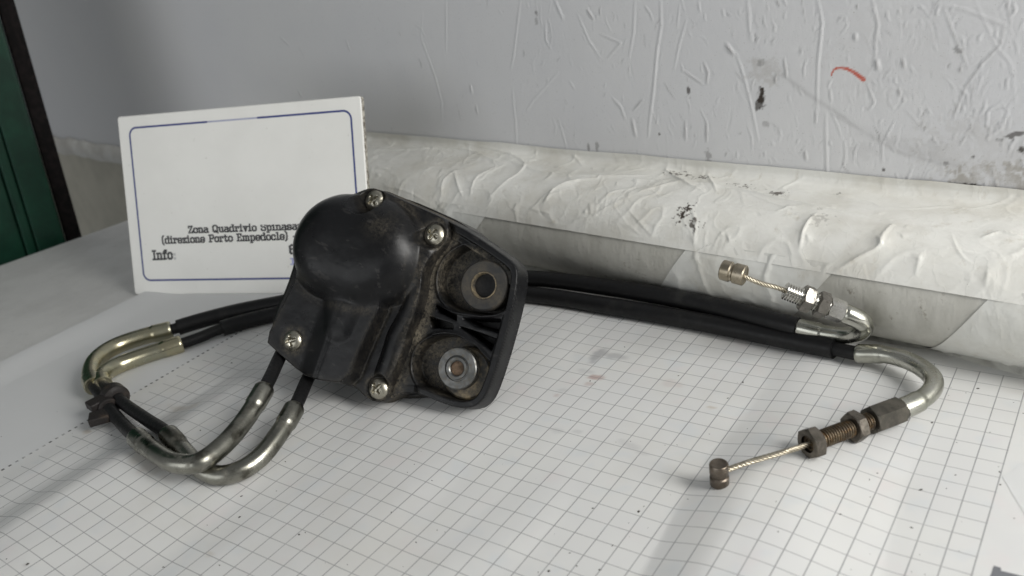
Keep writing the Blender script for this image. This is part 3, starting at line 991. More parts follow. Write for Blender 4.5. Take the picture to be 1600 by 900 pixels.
# the list runs: top right corner, top left corner, bottom left, bottom right
tr_c, tl_c, blc, brc = rr_[:9], rr_[9:18], rr_[18:27], rr_[27:36]
line = [(gap0, Y1_)] + tl_c + blc + brc + tr_c + [(gap1, Y1_)]
bi = NT('blue_ink'); bi.set(Base_Color=(.028, .045, .20), Roughness=.4)
o = mesh_obj('border_line', *strip_line(line, 1.4, .12, False), bi.m, smooth=False); under(o, card)
fi = NT('worn_blue_ink'); fi.set(Base_Color=(.36, .37, .52), Roughness=.4)
o = mesh_obj('worn_border_line', *strip_line([(gap1 - .3, Y1_), (gap0 + .3, Y1_)], 1.1, .12, False), fi.m, smooth=False); under(o, card)

# slab-serif lettering drawn with strokes; x-height .68, capitals 1
def arc_box(x0, y0, x1, y1, r=.13):
    return [(x0 + r, y0), (x1 - r, y0), (x1, y0 + r), (x1, y1 - r), (x1 - r, y1), (x0 + r, y1), (x0, y1 - r), (x0, y0 + r), (x0 + r, y0)]
h = .68
GL = {
 'Z': (.58, [[(.05, .78), (.05, 1), (.53, 1), (.05, 0), (.55, 0), (.55, .22)]]),
 'o': (.50, [arc_box(0, 0, .46, h)]),
 'n': (.58, [[(.08, 0), (.08, h)], [(-.02, h), (.08, h)], [(.08, h - .08), (.2, h), (.36, h), (.46, h - .12), (.46, 0)], [(-.02, 0), (.18, 0)], [(.38, 0), (.57, 0)]]),
 'a': (.54, [[(.06, h), (.34, h), (.44, h - .12), (.44, 0), (.54, 0)], [(.44, .38), (.1, .38), (0, .28), (0, .1), (.1, 0), (.3, 0), (.44, .1)]]),
 'Q': (.64, [arc_box(0, 0, .56, 1, .16), [(.3, .2), (.62, -.14)]]),
 'u': (.58, [[(-.02, h), (.08, h), (.08, .12), (.18, 0), (.34, 0), (.46, .1)], [(.36, h), (.46, h), (.46, 0), (.57, 0)]]),
 'd': (.56, [[(.34, 1), (.45, 1), (.45, 0), (.55, 0)], [(.45, h), (.1, h), (0, h - .12), (0, .12), (.1, 0), (.45, 0)]]),
 'r': (.46, [[(-.02, h), (.1, h), (.1, 0)], [(-.02, 0), (.24, 0)], [(.1, h - .1), (.22, h), (.40, h), (.40, h - .16)]]),
 'i': (.30, [[(-.02, h), (.12, h), (.12, 0)], [(-.02, 0), (.26, 0)], [(.12, .9), (.12, 1.0)]]),
 'v': (.52, [[(.04, h), (.23, 0), (.42, h)], [(-.04, h), (.14, h)], [(.32, h), (.50, h)]]),
 'S': (.56, [[(.5, .8), (.5, .9), (.4, 1), (.1, 1), (0, .88), (0, .64), (.1, .54), (.4, .5), (.5, .4), (.5, .12), (.4, 0), (.1, 0), (0, .12), (0, .24)]]),
 'p': (.56, [[(-.02, h), (.08, h), (.08, -.3)], [(-.02, -.3), (.2, -.3)], [(.08, h), (.38, h), (.48, h - .12), (.48, .12), (.38, 0), (.08, 0)]]),
 's': (.48, [[(.4, .54), (.4, .6), (.32, h), (.08, h), (0, .58), (0, .44), (.08, .36), (.32, .32), (.4, .24), (.4, .1), (.32, 0), (.08, 0), (0, .1), (0, .16)]]),
 't': (.40, [[(.12, .92), (.12, .1), (.2, 0), (.34, 0), (.34, .12)], [(-.02, h), (.32, h)]]),
 'e': (.50, [[(.44, .14), (.36, 0), (.1, 0), (0, .12), (0, h - .12), (.1, h), (.36, h), (.46, h - .12), (.46, .34), (0, .34)]]),
 'z': (.46, [[(.03, .5), (.03, h), (.4, h), (.02, 0), (.42, 0), (.42, .18)]]),
 'c': (.48, [[(.42, .46), (.42, h - .1), (.34, h), (.1, h), (0, h - .12), (0, .12), (.1, 0), (.34, 0), (.43, .14)]]),
 'l': (.30, [[(-.02, 1), (.12, 1), (.12, 0)], [(-.02, 0), (.26, 0)]]),
 'm': (.86, [[(-.02, h), (.08, h), (.08, 0)], [(.08, h - .08), (.18, h), (.32, h), (.41, h - .12), (.41, 0)], [(.41, h - .08), (.5, h), (.64, h), (.74, h - .12), (.74, 0)], [(-.02, 0), (.18, 0)], [(.33, 0), (.50, 0)], [(.66, 0), (.85, 0)]]),
 'P': (.60, [[(.1, 0), (.1, 1)], [(-.02, 0), (.26, 0)], [(-.02, 1), (.44, 1), (.54, .88), (.54, .58), (.44, .46), (.1, .46)]]),
 'E': (.58, [[(.1, 0), (.1, 1)], [(-.02, 1), (.5, 1), (.5, .8)], [(-.02, 0), (.52, 0), (.52, .2)], [(.1, .52), (.38, .52)]]),
 'I': (.34, [[(.14, 0), (.14, 1)], [(-.02, 1), (.30, 1)], [(-.02, 0), (.30, 0)]]),
 'f': (.38, [[(.12, 0), (.12, .88), (.22, 1), (.36, 1), (.36, .9)], [(-.02, h), (.32, h)], [(-.02, 0), (.28, 0)]]),
 '(': (.30, [[(.22, 1.12), (.08, .92), (.04, .5), (.08, .0), (.22, -.2)]]),
 ')': (.30, [[(.0, 1.12), (.14, .92), (.18, .5), (.14, .0), (.0, -.2)]]),
 '-': (.44, [[(.06, .36), (.34, .36)]]),
 ':': (.2, [[(.08, .05), (.08, .12)], [(.08, .5), (.08, .57)]]),
 '6': (.54, [[(.44, .95), (.15, 1), (0, .85), (0, .12), (.1, 0), (.36, 0), (.46, .12), (.46, .46), (.36, .56), (.0, .52)]]),
}
def letters(text, x, y, size, w=.215, k=.14, squeeze=1.0, cut=None, slope=0.0, width=None):
    adv = []
    cx = 0
    for ch in text:
        adv.append(cx)
        cx += (GL[ch][0] if ch in GL else .34) + .17
    sx_ = (width / (cx * size)) if width else squeeze
    vs, fs, n = [], [], 0
    for i, ch in enumerate(text):
        if ch not in GL: continue
        for pl in GL[ch][1]:
            for (a, b) in zip(pl[:-1], pl[1:]):
                a_, b_ = np.array(a, float), np.array(b, float)
                d = b_ - a_; L = np.linalg.norm(d); d = d / L
                nn = np.array([-d[1], d[0]])
                hw = w / 2
                q = [a_ - d * hw + nn * hw, b_ + d * hw + nn * hw, b_ + d * hw - nn * hw, a_ - d * hw - nn * hw]
                for p in q:
                    gx_ = (p[0] + adv[i]) * size * sx_
                    yy = p[1]
                    if cut and i >= cut[0]: yy = min(yy, cut[1])
                    vs.append(cpt(x + gx_, y + yy * size + gx_ * slope, k + .0015 * (n % 7)))
                fs.append((n, n + 1, n + 2, n + 3)); n += 4
    return np.array(vs), fs
ink = NT('black_ink')
ink.set(Base_Color=ink.mix(ink.math('MULTIPLY', ink.ramp(ink.noise(240, 3), .45, .7), .5), (.02, .02, .022), (.14, .14, .14)), Roughness=.45)
def line_at(text, x0, y0, x1, y1, size_px, name, cut=None, mat=None):
    a = card_px(x0, y0); b = card_px(x1, y1)
    t = card_px(x0, y0 - size_px)
    o = mesh_obj(name, *letters(text, a[0], a[1], t[1] - a[1], width=b[0] - a[0], slope=(b[1] - a[1]) / (b[0] - a[0]), cut=cut), mat or ink.m, smooth=False)
    return under(o, card)
line_at('Zona Quadrivio Spinasan', 295, 363.8, 476, 357.8, 10, 'lettering', cut=(15, .86))
line_at('(direzione Porto Empedocle) -', 254, 380.3, 466, 373.2, 10.3, 'lettering')
line_at('Info', 240, 405.5, 272, 404, 13.3, 'lettering')
gi = NT('grey_ink'); gi.set(Base_Color=(.55, .55, .54), Roughness=.5)
line_at(':', 272.5, 405, 278, 404.8, 14, 'lettering', mat=gi.m)
line_at('6', 454, 396, 466, 395.5, 13, 'lettering')
vi = NT('violet_ink'); vi.set(Base_Color=(.36, .38, .62), Roughness=.5)
line_at('I', 456, 413, 465, 412.6, 9, 'lettering', mat=vi.m)

# ------------------------------------------------------------------ control box with its two cables
root = empty('cable_actuator', onz(600, 560, 0))
tag(root, 'black plastic cable actuator with two sheathed cables and bent metal end pipes on the paper', 'actuator')

def hframe(tilt, up, px, py, z0):
    p = onz(px, py, z0); v = unit(-ray(620, 470))
    r = unit(CR - v * (CR @ v)); u = np.cross(v, r)
    t, a = math.radians(tilt), math.radians(up)
    n = math.cos(t) * v + math.sin(t) * (-math.cos(a) * r + math.sin(a) * u)
    return p, unit(n)
HO, HN = hframe(28, 10, 735, 636, 8.5)
HX = unit(CR - HN * (CR @ HN)); HY = np.cross(HN, HX)
def HPg(gx, gy, h=0.0):               # picture point -> housing plane coordinates at height h
    P = onplane(gx, gy, HO + HN * h, HN) - HO
    return V(P @ HX, P @ HY)
def HP(zx, zy, h=0.0):
    return HPg(380 + zx / 2.3083, 270 + zy / 2.3077, h)
def hw(a, b, h):
    return HO + HX * a + HY * b + HN * h

def zpoly(pts, h, sm=0):
    p = np.array([HP(x, y, h) for x, y in pts])
    return chaikin(p, sm) if sm else p
OUT = chaikin(np.array([HP(x, y, hh_) for x, y, hh_ in (
    (74, 606, 6), (110, 535, 6), (150, 455, 6), (195, 362, 4), (260, 280, -6), (280, 190, -6), (340, 125, -6), (400, 90, -4), (440, 62, -2), (475, 52, -2), (520, 70, -2),
    (610, 112, -3), (700, 150, -3), (800, 200, -2), (850, 232, 0), (935, 290, 0), (975, 320, 0), (992, 350, 0), (992, 385, 0),
    (979, 470, 0), (934, 640, 0), (890, 775, 0), (862, 830, 0), (815, 855, 0), (750, 848, 0), (690, 825, 0), (640, 800, -2), (580, 795, -3), (530, 815, -3), (490, 832, -3), (455, 815, -3),
    (425, 785, -3), (375, 768, 4), (300, 757, 6), (250, 745, 6), (212, 733, 6), (160, 690, 6), (115, 645, 6))]), 2)
COV = chaikin(np.array([HP(x, y, hh_) for x, y, hh_ in (
    (74, 606, 6), (150, 455, 6), (150, 380, 4), (120, 200, -6), (200, 90, -6), (330, 60, -6), (430, 45, -4), (475, 40, -2), (560, 75, -2), (690, 130, -2),
    (752, 190, -2), (745, 250, -2), (700, 300, -2), (668, 360, -2), (662, 430, -2), (640, 510, -2), (610, 580, -2), (590, 650, -2), (560, 720, -2), (535, 770, -2), (525, 815, -2), (490, 840, -2), (440, 815, -2),
    (400, 775, 0), (370, 775, 4), (250, 750, 6), (212, 737, 6), (110, 645, 6))]), 2)
lo = OUT.min(0) - 3; hi = OUT.max(0) + 3
STEP = .45
ga = np.arange(lo[0], hi[0], STEP); gb = np.arange(lo[1], hi[1], STEP)
A, B = np.meshgrid(ga, gb, indexing='ij')
d_out = sdf_poly(A, B, OUT)
d_cov = sdf_poly(A, B, COV)
def cap_sdf(p, q, r):
    d = q - p; L = np.linalg.norm(d); d = d / L
    t = np.clip((A - p[0]) * d[0] + (B - p[1]) * d[1], 0, L)
    return np.hypot(A - p[0] - t * d[0], B - p[1] - t * d[1]) - r
DR = 30.0
dp, dq = HP(322, 262, 12), HP(432, 284, 12)
d_dome = cap_sdf(dp, dq, DR)
d_out = np.minimum(d_out, d_dome - .3)
# --- cover
hcov = np.full(A.shape, -1.8)
rr = d_dome + DR
dome = 24.0 * np.clip(1 - (rr / DR) ** 3.0, 0, 1) ** (1 / 2.0) - 4.0
# shoulder running from the dome up to the top screw
def capsule(p, q, r0, r1, hmax, pw=2.2):
    d = q - p; L = np.linalg.norm(d); d = d / L
    t = np.clip(((A - p[0]) * d[0] + (B - p[1]) * d[1]) / L, 0, 1)
    e = np.hypot(A - p[0] - t * L * d[0], B - p[1] - t * L * d[1]) / (r0 + (r1 - r0) * t)
    return hmax * np.clip(1 - e ** pw, 0, 1) ** (1 / 2.0)
sh = capsule(HP(420, 250, 8), HP(500, 300, 6), 30, 27, 13.5) - 2.5
neck = capsule(HP(395, 330, 10), HP(345, 560, 10), 25, 12, 16.0, 2.2) - 2.5
box_p = chaikin(np.array([HP(x, y, 7) for x, y in ((72, 606), (145, 460), (205, 340), (300, 280), (480, 360), (520, 452), (440, 620), (383, 768), (300, 757), (250, 745), (212, 733), (112, 645))]), 1)
d_box = sdf_poly(A, B, box_p)
boxh = -2 + 9.5 * sstep(1.6, -1.4, d_box)
ridge_l = np.array([HP(x, y, 11) for x, y in ((330, 470), (300, 600), (268, 745))])
ridge_r = np.array([HP(x, y, 11) for x, y in ((480, 490), (420, 620), (368, 770))])
d_rg = sdf_poly(A, B, np.array([*ridge_l, *ridge_r[::-1]]))
c0, c1 = HP(372, 420, 12), HP(258, 745, 12)
cdv = unit(c1 - c0); acr = -((A - c0[0]) * cdv[1] - (B - c0[1]) * cdv[0])
acr = acr * np.sign(-((HP(480, 490, 8) - c0)[0] * cdv[1] - (HP(480, 490, 8) - c0)[1] * cdv[0]))
rg = 13.0 - np.where(acr > 0, .20 * acr, -.42 * acr) - .8 * np.exp(-(acr / 1.6) ** 2)
rg = np.maximum(rg, -3) - 14 * sstep(-1.6, 1.4, d_box) - 14 * sstep(DR - 1, DR - 14, rr)
bead = np.array([HP(x, y, 3) for x, y in ((655, 285), (632, 380), (615, 455), (585, 530), (552, 590), (530, 660), (505, 730))])
db, tb = seg_dist(A, B, catmull([V(*p) for p in bead], 2.0))
beadh = -1.6 + 6.8 * np.clip(1 - (db / 6.4) ** 2, 0, 1) ** .55
mid = np.array([HP(x, y, 2) for x, y in ((560, 470), (520, 560), (470, 690), (420, 770))])
hcov = smax(hcov, beadh, 1.2)
hcov = smax(hcov, sh, 3.0)
hcov = smax(hcov, boxh, .8)
hcov = smax(hcov, np.where(d_box < 1.5, rg, -9), 1.0)
hcov = smax(hcov, neck * sstep(3, -3, d_box + 0 * A), 3.0)
hcov = smax(hcov, dome, 7.5)
SCREWS = [(470, 99, -.2), (685, 222, .3), (172, 605, 7.6), (482, 778, -.2)]
scr_c = []
for (x, y, hs) in SCREWS:
    c = HP(x, y, hs + 2.0); scr_c.append((c, hs))
    q = np.hypot(A - c[0], B - c[1])
    if hs < 5:
        boss = -1.8 + (hs + 1.8) * sstep(9.2, 7.8, q)
        hcov = np.where(q < 10, smax(np.where(q < 6.6, hs - .6, np.minimum(hcov, hs + 8 * sstep(6.6, 10, q) + 1)), boss - .6, .6), hcov)
hcov = hcov + (fbm(A / 9, B / 9, 5) - .5) * .35
edge = sstep(.55, -.75, d_cov)
hc = -5.0 + (hcov + 5.0) * edge
# sides: dive towards the back along the outline
hc = np.where(d_out > -1.0, hc + (-24 - hc) * sstep(-.55, .75, d_out) ** .8, hc)
dust_c = .25 * sstep(7, 0, -d_cov) * (fbm(A / 6, B / 6, 8) > .3) + .28 * np.exp(-(np.abs(rr - DR - 1) / 2.2) ** 2) + .6 * sstep(3.2, .2, np.abs(d_cov)) * (d_out < -1.5)
dust_c += .45 * sstep(4, 0, np.abs(d_box)) * sstep(DR - 3, DR + 4, rr) * sstep(0, 1, A - HP(330, 430, 5)[0])
for (c, hs) in scr_c:
    dust_c += .75 * sstep(10, 6, np.hypot(A - c[0], B - c[1]))
dust_c += .35 * np.exp(-(np.hypot(A - HP(560, 190, 2)[0], (B - HP(560, 190, 2)[1])) / 9) ** 2)
dust_c += .35 * sstep(6.5, 4.5, db) * sstep(4.0, 5.5, db) * 1.5
slope = np.hypot(*np.gradient(hc, STEP))
dust_c = np.clip(.62 * dust_c * (.35 + .65 * sstep(1.6, .3, slope)), 0, 1)
mask = (d_cov < .9) & (d_out < 1.3)
og = np.gradient(d_out, STEP)
gl_ = np.hypot(*og) + 1e-6
over = np.maximum(d_out - .65, 0)
As, Bs = A - over * og[0] / gl_, B - over * og[1] / gl_      # pull the cut edge onto a clean outline
hv = (HO + As[..., None] * HX + Bs[..., None] * HY + hc[..., None] * HN).reshape(-1, 3)
def compact(v, f, *attrs):
    used = np.unique(f)
    mp = np.full(len(v), -1); mp[used] = np.arange(len(used))
    return v[used], mp[f], [a.ravel()[used] for a in attrs]
v, f, (du,) = compact(hv, grid_faces(len(ga), len(gb), mask), dust_c)
cover = mesh_obj('cover', v, f, M_plastic, attrs={'dust': du})
under(cover, root)

# --- mounting flange
hf = np.full(A.shape, -4.2)
P1p = zpoly([(835, 248), (930, 308), (985, 360), (985, 420), (960, 490), (900, 512), (830, 505), (760, 492), (712, 455), (697, 400), (706, 340), (750, 280)], -2, 2)
P2p = zpoly([(680, 592), (740, 582), (800, 600), (850, 645), (888, 690), (880, 745), (850, 800), (800, 825), (740, 818), (680, 800), (630, 765), (606, 715), (612, 655), (640, 615)], -2, 2)
d1, d2 = sdf_poly(A, B, P1p), sdf_poly(A, B, P2p)
web = zpoly([(690, 470), (760, 500), (860, 515), (955, 492), (925, 610), (895, 688), (840, 625), (770, 585), (680, 590), (690, 530)], -1, 0)
dw = sdf_poly(A, B, web)
hf = hf + 3.2 * sstep(.45, -.45, dw)
hf = hf + 1.3 * np.exp(-((d1 - 1.1) / .9) ** 2) + 1.3 * np.exp(-((d2 - 1.1) / .9) ** 2)
TRI = [[(805, 528), (920, 532), (915, 572), (840, 552)], [(795, 562), (850, 580), (905, 600), (892, 634), (845, 604)], [(700, 480), (765, 515), (765, 528), (708, 502)], [(672, 522), (752, 548), (752, 560), (680, 556)]]
for t_ in TRI:
    tp = zpoly(t_, -2); tp = tp.mean(0) + (tp - tp.mean(0)) * 1.14
    dt = sdf_poly(A, B, tp)
    hf = hf + (-15 - hf) * sstep(.5, -.5, dt)
hf = hf + (-13.5 - hf) * sstep(.7, -.7, d1) * 1.0
hf = hf + (-13.5 - hf) * sstep(.7, -.7, d2)
gh = HP(868, 406, -2)
hf = hf + (-26 - hf) * sstep(7.4, 6.9, np.hypot(A - gh[0], B - gh[1]))
inflange = sstep(-1.0, 4.0, d_cov)
rimw = 4.3
rim = sstep(-rimw - .4, -rimw + .4, d_out)
xr = HP(790, 230, 0)[0]
rimzone = sstep(HP(600, 700, 0)[0], HP(640, 700, 0)[0], A - .0 * B) * np.clip(inflange, 0, 1)
rimh = 0.0 + .25 * (fbm(A / 12, B / 12, 4) - .5)
hf = hf + (rimh - hf) * rim * rimzone
# second, lower lip inside the upper edge of the rim
rim2 = sstep(-rimw - 4.0, -rimw - 3.4, d_out) * (B > HP(985, 400, 0)[1])
hf = np.where((rim2 > 0) & (rim < .5), np.maximum(hf, hf + (-3.0 - hf) * rim2 * rimzone), hf)
hf = hf + (fbm(A / 7, B / 7, 15) - .5) * .5 * (1 - rim)
hf = np.where(d_out > -1.2, hf + (-13.5 - hf) * sstep(-.75, .7, d_out) ** .85, hf)
dust_f = .85 * sstep(1.5, -2, np.minimum(d1, d2)) * (.5 + .6 * fbm(A / 8, B / 8, 3)) + .8 * sstep(9, 1, d_cov) * (np.minimum(d1, d2) > 0) * (dw > 0)
dust_f = np.clip(1.2 * dust_f * (1 - .92 * rim * rimzone) * (1 - .9 * sstep(.5, -.5, dw)) * (1 - .6 * np.exp(-((np.minimum(d1, d2) - 1.1) / .8) ** 2)), 0, 1)
gx1, gx2 = HP(880, 412, -4), HP(790, 715, -4)
dust_f *= np.clip(.35 + .75 * sstep(0, 1, (gx1[0] + 4 - A) / 14 * (B > HP(770, 540, 0)[1]) + (gx2[0] + 6 - A) / 14 * (B <= HP(770, 540, 0)[1])), 0, 1)
mask = (d_cov > -3.0) & (d_out < 1.3)
v, f, (du,) = compact((HO + As[..., None] * HX + Bs[..., None] * HY + hf[..., None] * HN).reshape(-1, 3), grid_faces(len(ga), len(gb), mask), dust_f)
flange = mesh_obj('mounting_flange', v, f, M_plastic, attrs={'dust': du})
under(flange, root)

# --- body behind the cover
def hprism(poly, h0, h1, name, mat, parent, inset=.8):
    poly = np.asarray(poly, float); n = len(poly)
    c = poly.mean(0)
    small = c + (poly - c) * (1 - inset / 30)
    v = [hw(*p, h1 - .8) for p in poly] + [hw(*p, h1) for p in small] + [hw(*p, h0) for p in poly]
    f = [tuple(range(n, 2 * n)), tuple(range(3 * n - 1, 2 * n - 1, -1))]
    f += [((i + 1) % n, i, n + i, n + (i + 1) % n) for i in range(n)]
    f += [(i, (i + 1) % n, 2 * n + (i + 1) % n, 2 * n + i) for i in range(n)]
    o = mesh_obj(name, np.array(v), f, mat, attrs={'dust': np.full(3 * n, .12)}, sharp=35)
    return under(o, parent)
body_poly = chaikin(np.array([HP(x, y, -18) for x, y in ((100, 560), (190, 370), (215, 190), (330, 120), (480, 75), (600, 95), (720, 148), (810, 190), (860, 240), (900, 420), (830, 640), (745, 770), (690, 812), (560, 815), (440, 770), (260, 720), (150, 660))]), 2)
hprism(body_poly, -34, -14.2, 'rear_body', M_plastic, root)

# --- screws
def screw(c, hs, spin):
    o_ = hw(*c, hs - 2.0)
    R_ = 5.6
    seg = 40
    radii = np.array([0, .5, 1., 1.4, 1.8, 2.2, 2.6, 3., 3.4, 3.8, 4.3, 4.8, 5.2, 5.45, 5.6])
    vs, fs = [], []
    for r in radii[1:]:
        for k in range(seg):
            t = 2 * np.pi * k / seg
            x, y = r * math.cos(t), r * math.sin(t)
            z = 2.0 + 3.0 * max(0, 1 - (r / 6.0) ** 2.6) ** .8
            xs, ys = x * math.cos(spin) + y * math.sin(spin), -x * math.sin(spin) + y * math.cos(spin)
            for p, q in ((xs, ys), (ys, xs)):
                wdt = .95
                if abs(q) < wdt and abs(p) < 3.3:
                    z -= 1.9 * min(1, (wdt - abs(q)) / .35) * min(1, (3.3 - abs(p)) / .6) * (1 if p is xs else .999)
                    break
            vs.append(o_ + HX * x + HY * y + HN * z)
    ctr = len(vs)
    vs.append(o_ + HN * 2.9)
    nr_ = len(radii) - 1
    fs += [(ctr, k, (k + 1) % seg) for k in range(seg)]
    for i in range(nr_ - 1):
        fs += [(i * seg + k, (i + 1) * seg + k, (i + 1) * seg + (k + 1) % seg, i * seg + (k + 1) % seg) for k in range(seg)]
    b = len(vs)
    for k in range(seg):
        t = 2 * np.pi * k / seg
        vs.append(o_ + HX * R_ * math.cos(t) + HY * R_ * math.sin(t) + HN * .2)
    fs += [((nr_ - 1) * seg + k, b + k, b + (k + 1) % seg, (nr_ - 1) * seg + (k + 1) % seg) for k in range(seg)]
    o = mesh_obj('screw', np.array(vs), fs, M_screw, sharp=50)
    under(o, cover)
    return o
for (c, hs), sp_ in zip(scr_c, (.5, .9, .2, .65)):
    screw(c, hs, sp_)

# --- rubber grommets and the steel bushing
def dusty_rubber(name, amt):
    m = NT(name)
    a = m.noise(110, 5, .65)
    g = m.noise(800, 3, .7)
    k = m.math('MULTIPLY', m.ramp(a, .38, .66), amt)
    k = m.math('MULTIPLY', k, m.ramp(g, .3, .6, .4, 1.1), True)
    m.set(Base_Color=m.mix(k, (.022, .022, .022), (.24, .19, .115)), Roughness=.62)
    m.bump(g, .2, .0003)
    return m.m
M_grom = dusty_rubber('grommet_rubber', .16)
M_grom2 = dusty_rubber('tan_dusty_rubber', 1.0)
def lathe(name, c, prof, mat, parent, seg=56, sharp=35):
    v, f = revolve([(r, h_) for r, h_ in prof], hw(*c, 0), HN, seg, HX)
    f = f[:-2]
    o = mesh_obj(name, v, f, mat, sharp=sharp)
    return under(o, parent)
g1 = HP(868, 406, -2)
g = lathe('rubber_grommet', g1, [(6.9, -25), (6.9, -2.2), (7.2, -1.7), (8.0, -1.5), (12.3, -1.6), (13.0, -2.2), (13.3, -3.0), (13.3, -6.4), (12.4, -7.6), (12.4, -13.4)], M_grom, flange)
lathe('hole_rim', g1, [(6.3, -25), (6.3, -2.2), (6.5, -1.4), (6.9, -1.4), (7.1, -1.9)], dusty_rubber('rim_dust', .9), flange)
lathe('bore', g1, [(.01, -5.5), (6.3, -5.5), (6.32, -4.5)], M_rubber, flange)  # added black disc, stands in for the shade down the grommet hole
g2 = HP(808, 722, -6)
lathe('rubber_grommet', g2, [(6, -12), (6, -4.4), (12.6, -4.4), (13.6, -5.4), (13.9, -7.5), (13.4, -10), (12.8, -13.4)], M_grom2, flange)
g2b = HP(771, 705, 0.5)
lathe('steel_bushing', g2b, [(3.7, -8), (3.7, .6), (4.3, 1.1), (5.6, 1.1), (5.8, .5), (6.4, .3), (6.7, .8), (10.2, .8), (10.8, .3), (10.9, -1.2), (10.9, -5.2)], M_bush, flange)
lathe('rusty_core', g2b, [(.01, -1.8), (2.0, -1.5), (3.6, -1.3), (3.75, -.8), (3.75, -4)], M_rustcore, flange)

# --- cables ------------------------------------------------------------
def pz(x, y, z):                      # z above the sheet
    p = onz(x, y, z)
    for _ in range(4):
        hgt = float(paper_h(p[0], p[1])) if (PX0 < p[0] < PX1 and PY0 < p[1] < PY1) else 0.
        p = onz(x, y, z + hgt)
    return p
def subpath(path, f0, f1):
    L = np.concatenate([[0], np.cumsum(np.linalg.norm(np.diff(path, axis=0), axis=1))])
    k = (L >= f0) & (L <= f1)
    return path[k]
def nearest(path, x, y):              # index of the path point seen closest to (x, y)
    v = path - C; dz = v @ CF
    q = np.hypot(800 + FPX * (v @ CR) / dz - x, 450 - FPX * (v @ CU) / dz - y)
    return int(q.argmin())
def pipe_mesh(name, path, r, mat, parent, lip0=True, lip1=True):
    rad = np.full(len(path), float(r))
    T = np.linalg.norm(np.diff(path, axis=0), axis=1); L = np.concatenate([[0], np.cumsum(T)])
    if lip0:
        rad += .5 * sstep(12.5, 11.5, L); rad -= .5 * (L < .45)
    if lip1:
        E_ = L[-1] - L
        rad += .5 * sstep(12.5, 11.5, E_); rad -= .5 * (E_ < .45)
    o = mesh_obj(name, *tube_geo(path, rad, 28), mat, sharp=50)
    return under(o, parent)

def cable(name, ctrl, r, mat):
    path = smooth_path(catmull(ctrl, 1.0), 6)
    o = mesh_obj(name, *tube_geo(path, r, 16), mat, sharp=50)
    under(o, root)
    return o, path

exitA = hw(*HP(140, 640, 0), -1); exitB = hw(*HP(240, 722, 0), -1)
inA = hw(*HP(175, 570, 0), -2); inB = hw(*HP(265, 680, 0), -2)
A_ctrl = [inA, exitA, pz(414, 606, 21), pz(380, 660, 15), pz(345, 699, 14), pz(310, 723, 14), pz(276, 724, 12), pz(243, 707, 8), pz(213, 683, 6.0), pz(190, 661, 6),
          pz(172, 640, 7), pz(158, 618, 8), pz(147, 602, 8), pz(142, 584, 8.5), pz(151, 562, 9), pz(177, 543, 9), pz(220, 527, 9), pz(268, 515, 8.5), pz(300, 505, 9), pz(360, 489, 9), pz(440, 473, 9),
          V(-425, 374, 9), V(-375, 401, 10), pz(830, 435, 13), pz(950, 449, 13), pz(1100, 475, 13), pz(1245, 511, 12.5)]
B_ctrl = [inB, exitB, pz(461, 636, 15), pz(437, 676, 11), pz(405, 716, 7), pz(372, 737, 5.6), pz(340, 743, 5.0), pz(308, 727, 5.0), pz(285, 703, 5.2), pz(262, 678, 6), pz(230, 656, 7),
          pz(198, 634, 8.0), pz(176, 616, 9), pz(160, 601, 8), pz(161, 586, 6.5), pz(180, 573, 5.5), pz(222, 557, 5), pz(284, 537, 5), pz(310, 528, 5), pz(350, 512, 5.5), pz(440, 489, 5.5),
          V(-418, 361, 5.5), V(-360, 393, 5.5), pz(825, 460, 5.6), pz(950, 478, 5.6), pz(1100, 504, 5.6), pz(1305, 545, 5.6), pz(1338, 552, 6.5)]
# far upper end: the pipe turns back on itself and rises
A_end = [ony(1245, 511, A_ctrl[-1][1]), ony(1290, 521, 405), ony(1325, 524, 403), ony(1346, 518, 400), ony(1351, 508, 397), ony(1340, 498, 394), ony(1318, 489, 391.5)]
A_tipdir = unit(ony(1232, 457, 384) - ony(1318, 489, 391.5))
B_end = [pz(1338, 552, 6.5), pz(1375, 553, 8), pz(1412, 561, 9.5), pz(1442, 576, 10), pz(1459, 594, 10), pz(1455, 611, 9), pz(1435, 627, 8), pz(1404, 641, 7)]

def build_cable(ctrl, end, tubes, sleeves, endtube_mat, nutmats, label):
    o, path = cable('cable', ctrl + end[1:], 3.6, M_rubber)
    o['label'] = label
    for (a, b, r, mat) in tubes:
        i, j = nearest(path, *a), nearest(path, *b)
        pipe_mesh('bent_pipe', path[i:j + 1], r, mat, o)
    for (a, b, r) in sleeves:
        i, j = nearest(path, *a), nearest(path, *b)
        P_ = path[i:j + 1]
        s_ = mesh_obj('sleeve', *tube_geo(P_, r + .25 * (fbm(np.arange(len(P_)) / 25, np.arange(len(P_)) * 0., 5) - .5), 20), M_sleeve, sharp=50)
        under(s_, o)
    return o, path
cabA, pathA = build_cable(A_ctrl, A_end, [((414, 606), (213, 683), 4.9, M_zinc_dirty), ((148, 604), (268, 514), 5.5, M_gold)], [((277, 511), (1245, 511), 5.3)], M_zinc, None,
                          'cable whose free end turns up in front of the wrapped pipe')
cabB, pathB = build_cable(B_ctrl, B_end, [((461, 636), (262, 678), 4.9, M_zinc_dirty), ((160, 603), (284, 537), 5.3, M_gold)], [((346, 513), (1305, 545), 5.3)], M_zinc, None,
                          'cable whose free end lies on the grid paper')
# elbows at the far ends
iA = nearest(pathA, 1246, 511); pipe_mesh('bent_pipe', pathA[iA:], 4.4, M_zinc, cabA)
iB = nearest(pathB, 1338, 552); pipe_mesh('bent_pipe', pathB[iB:], 4.3, M_zinc, cabB)

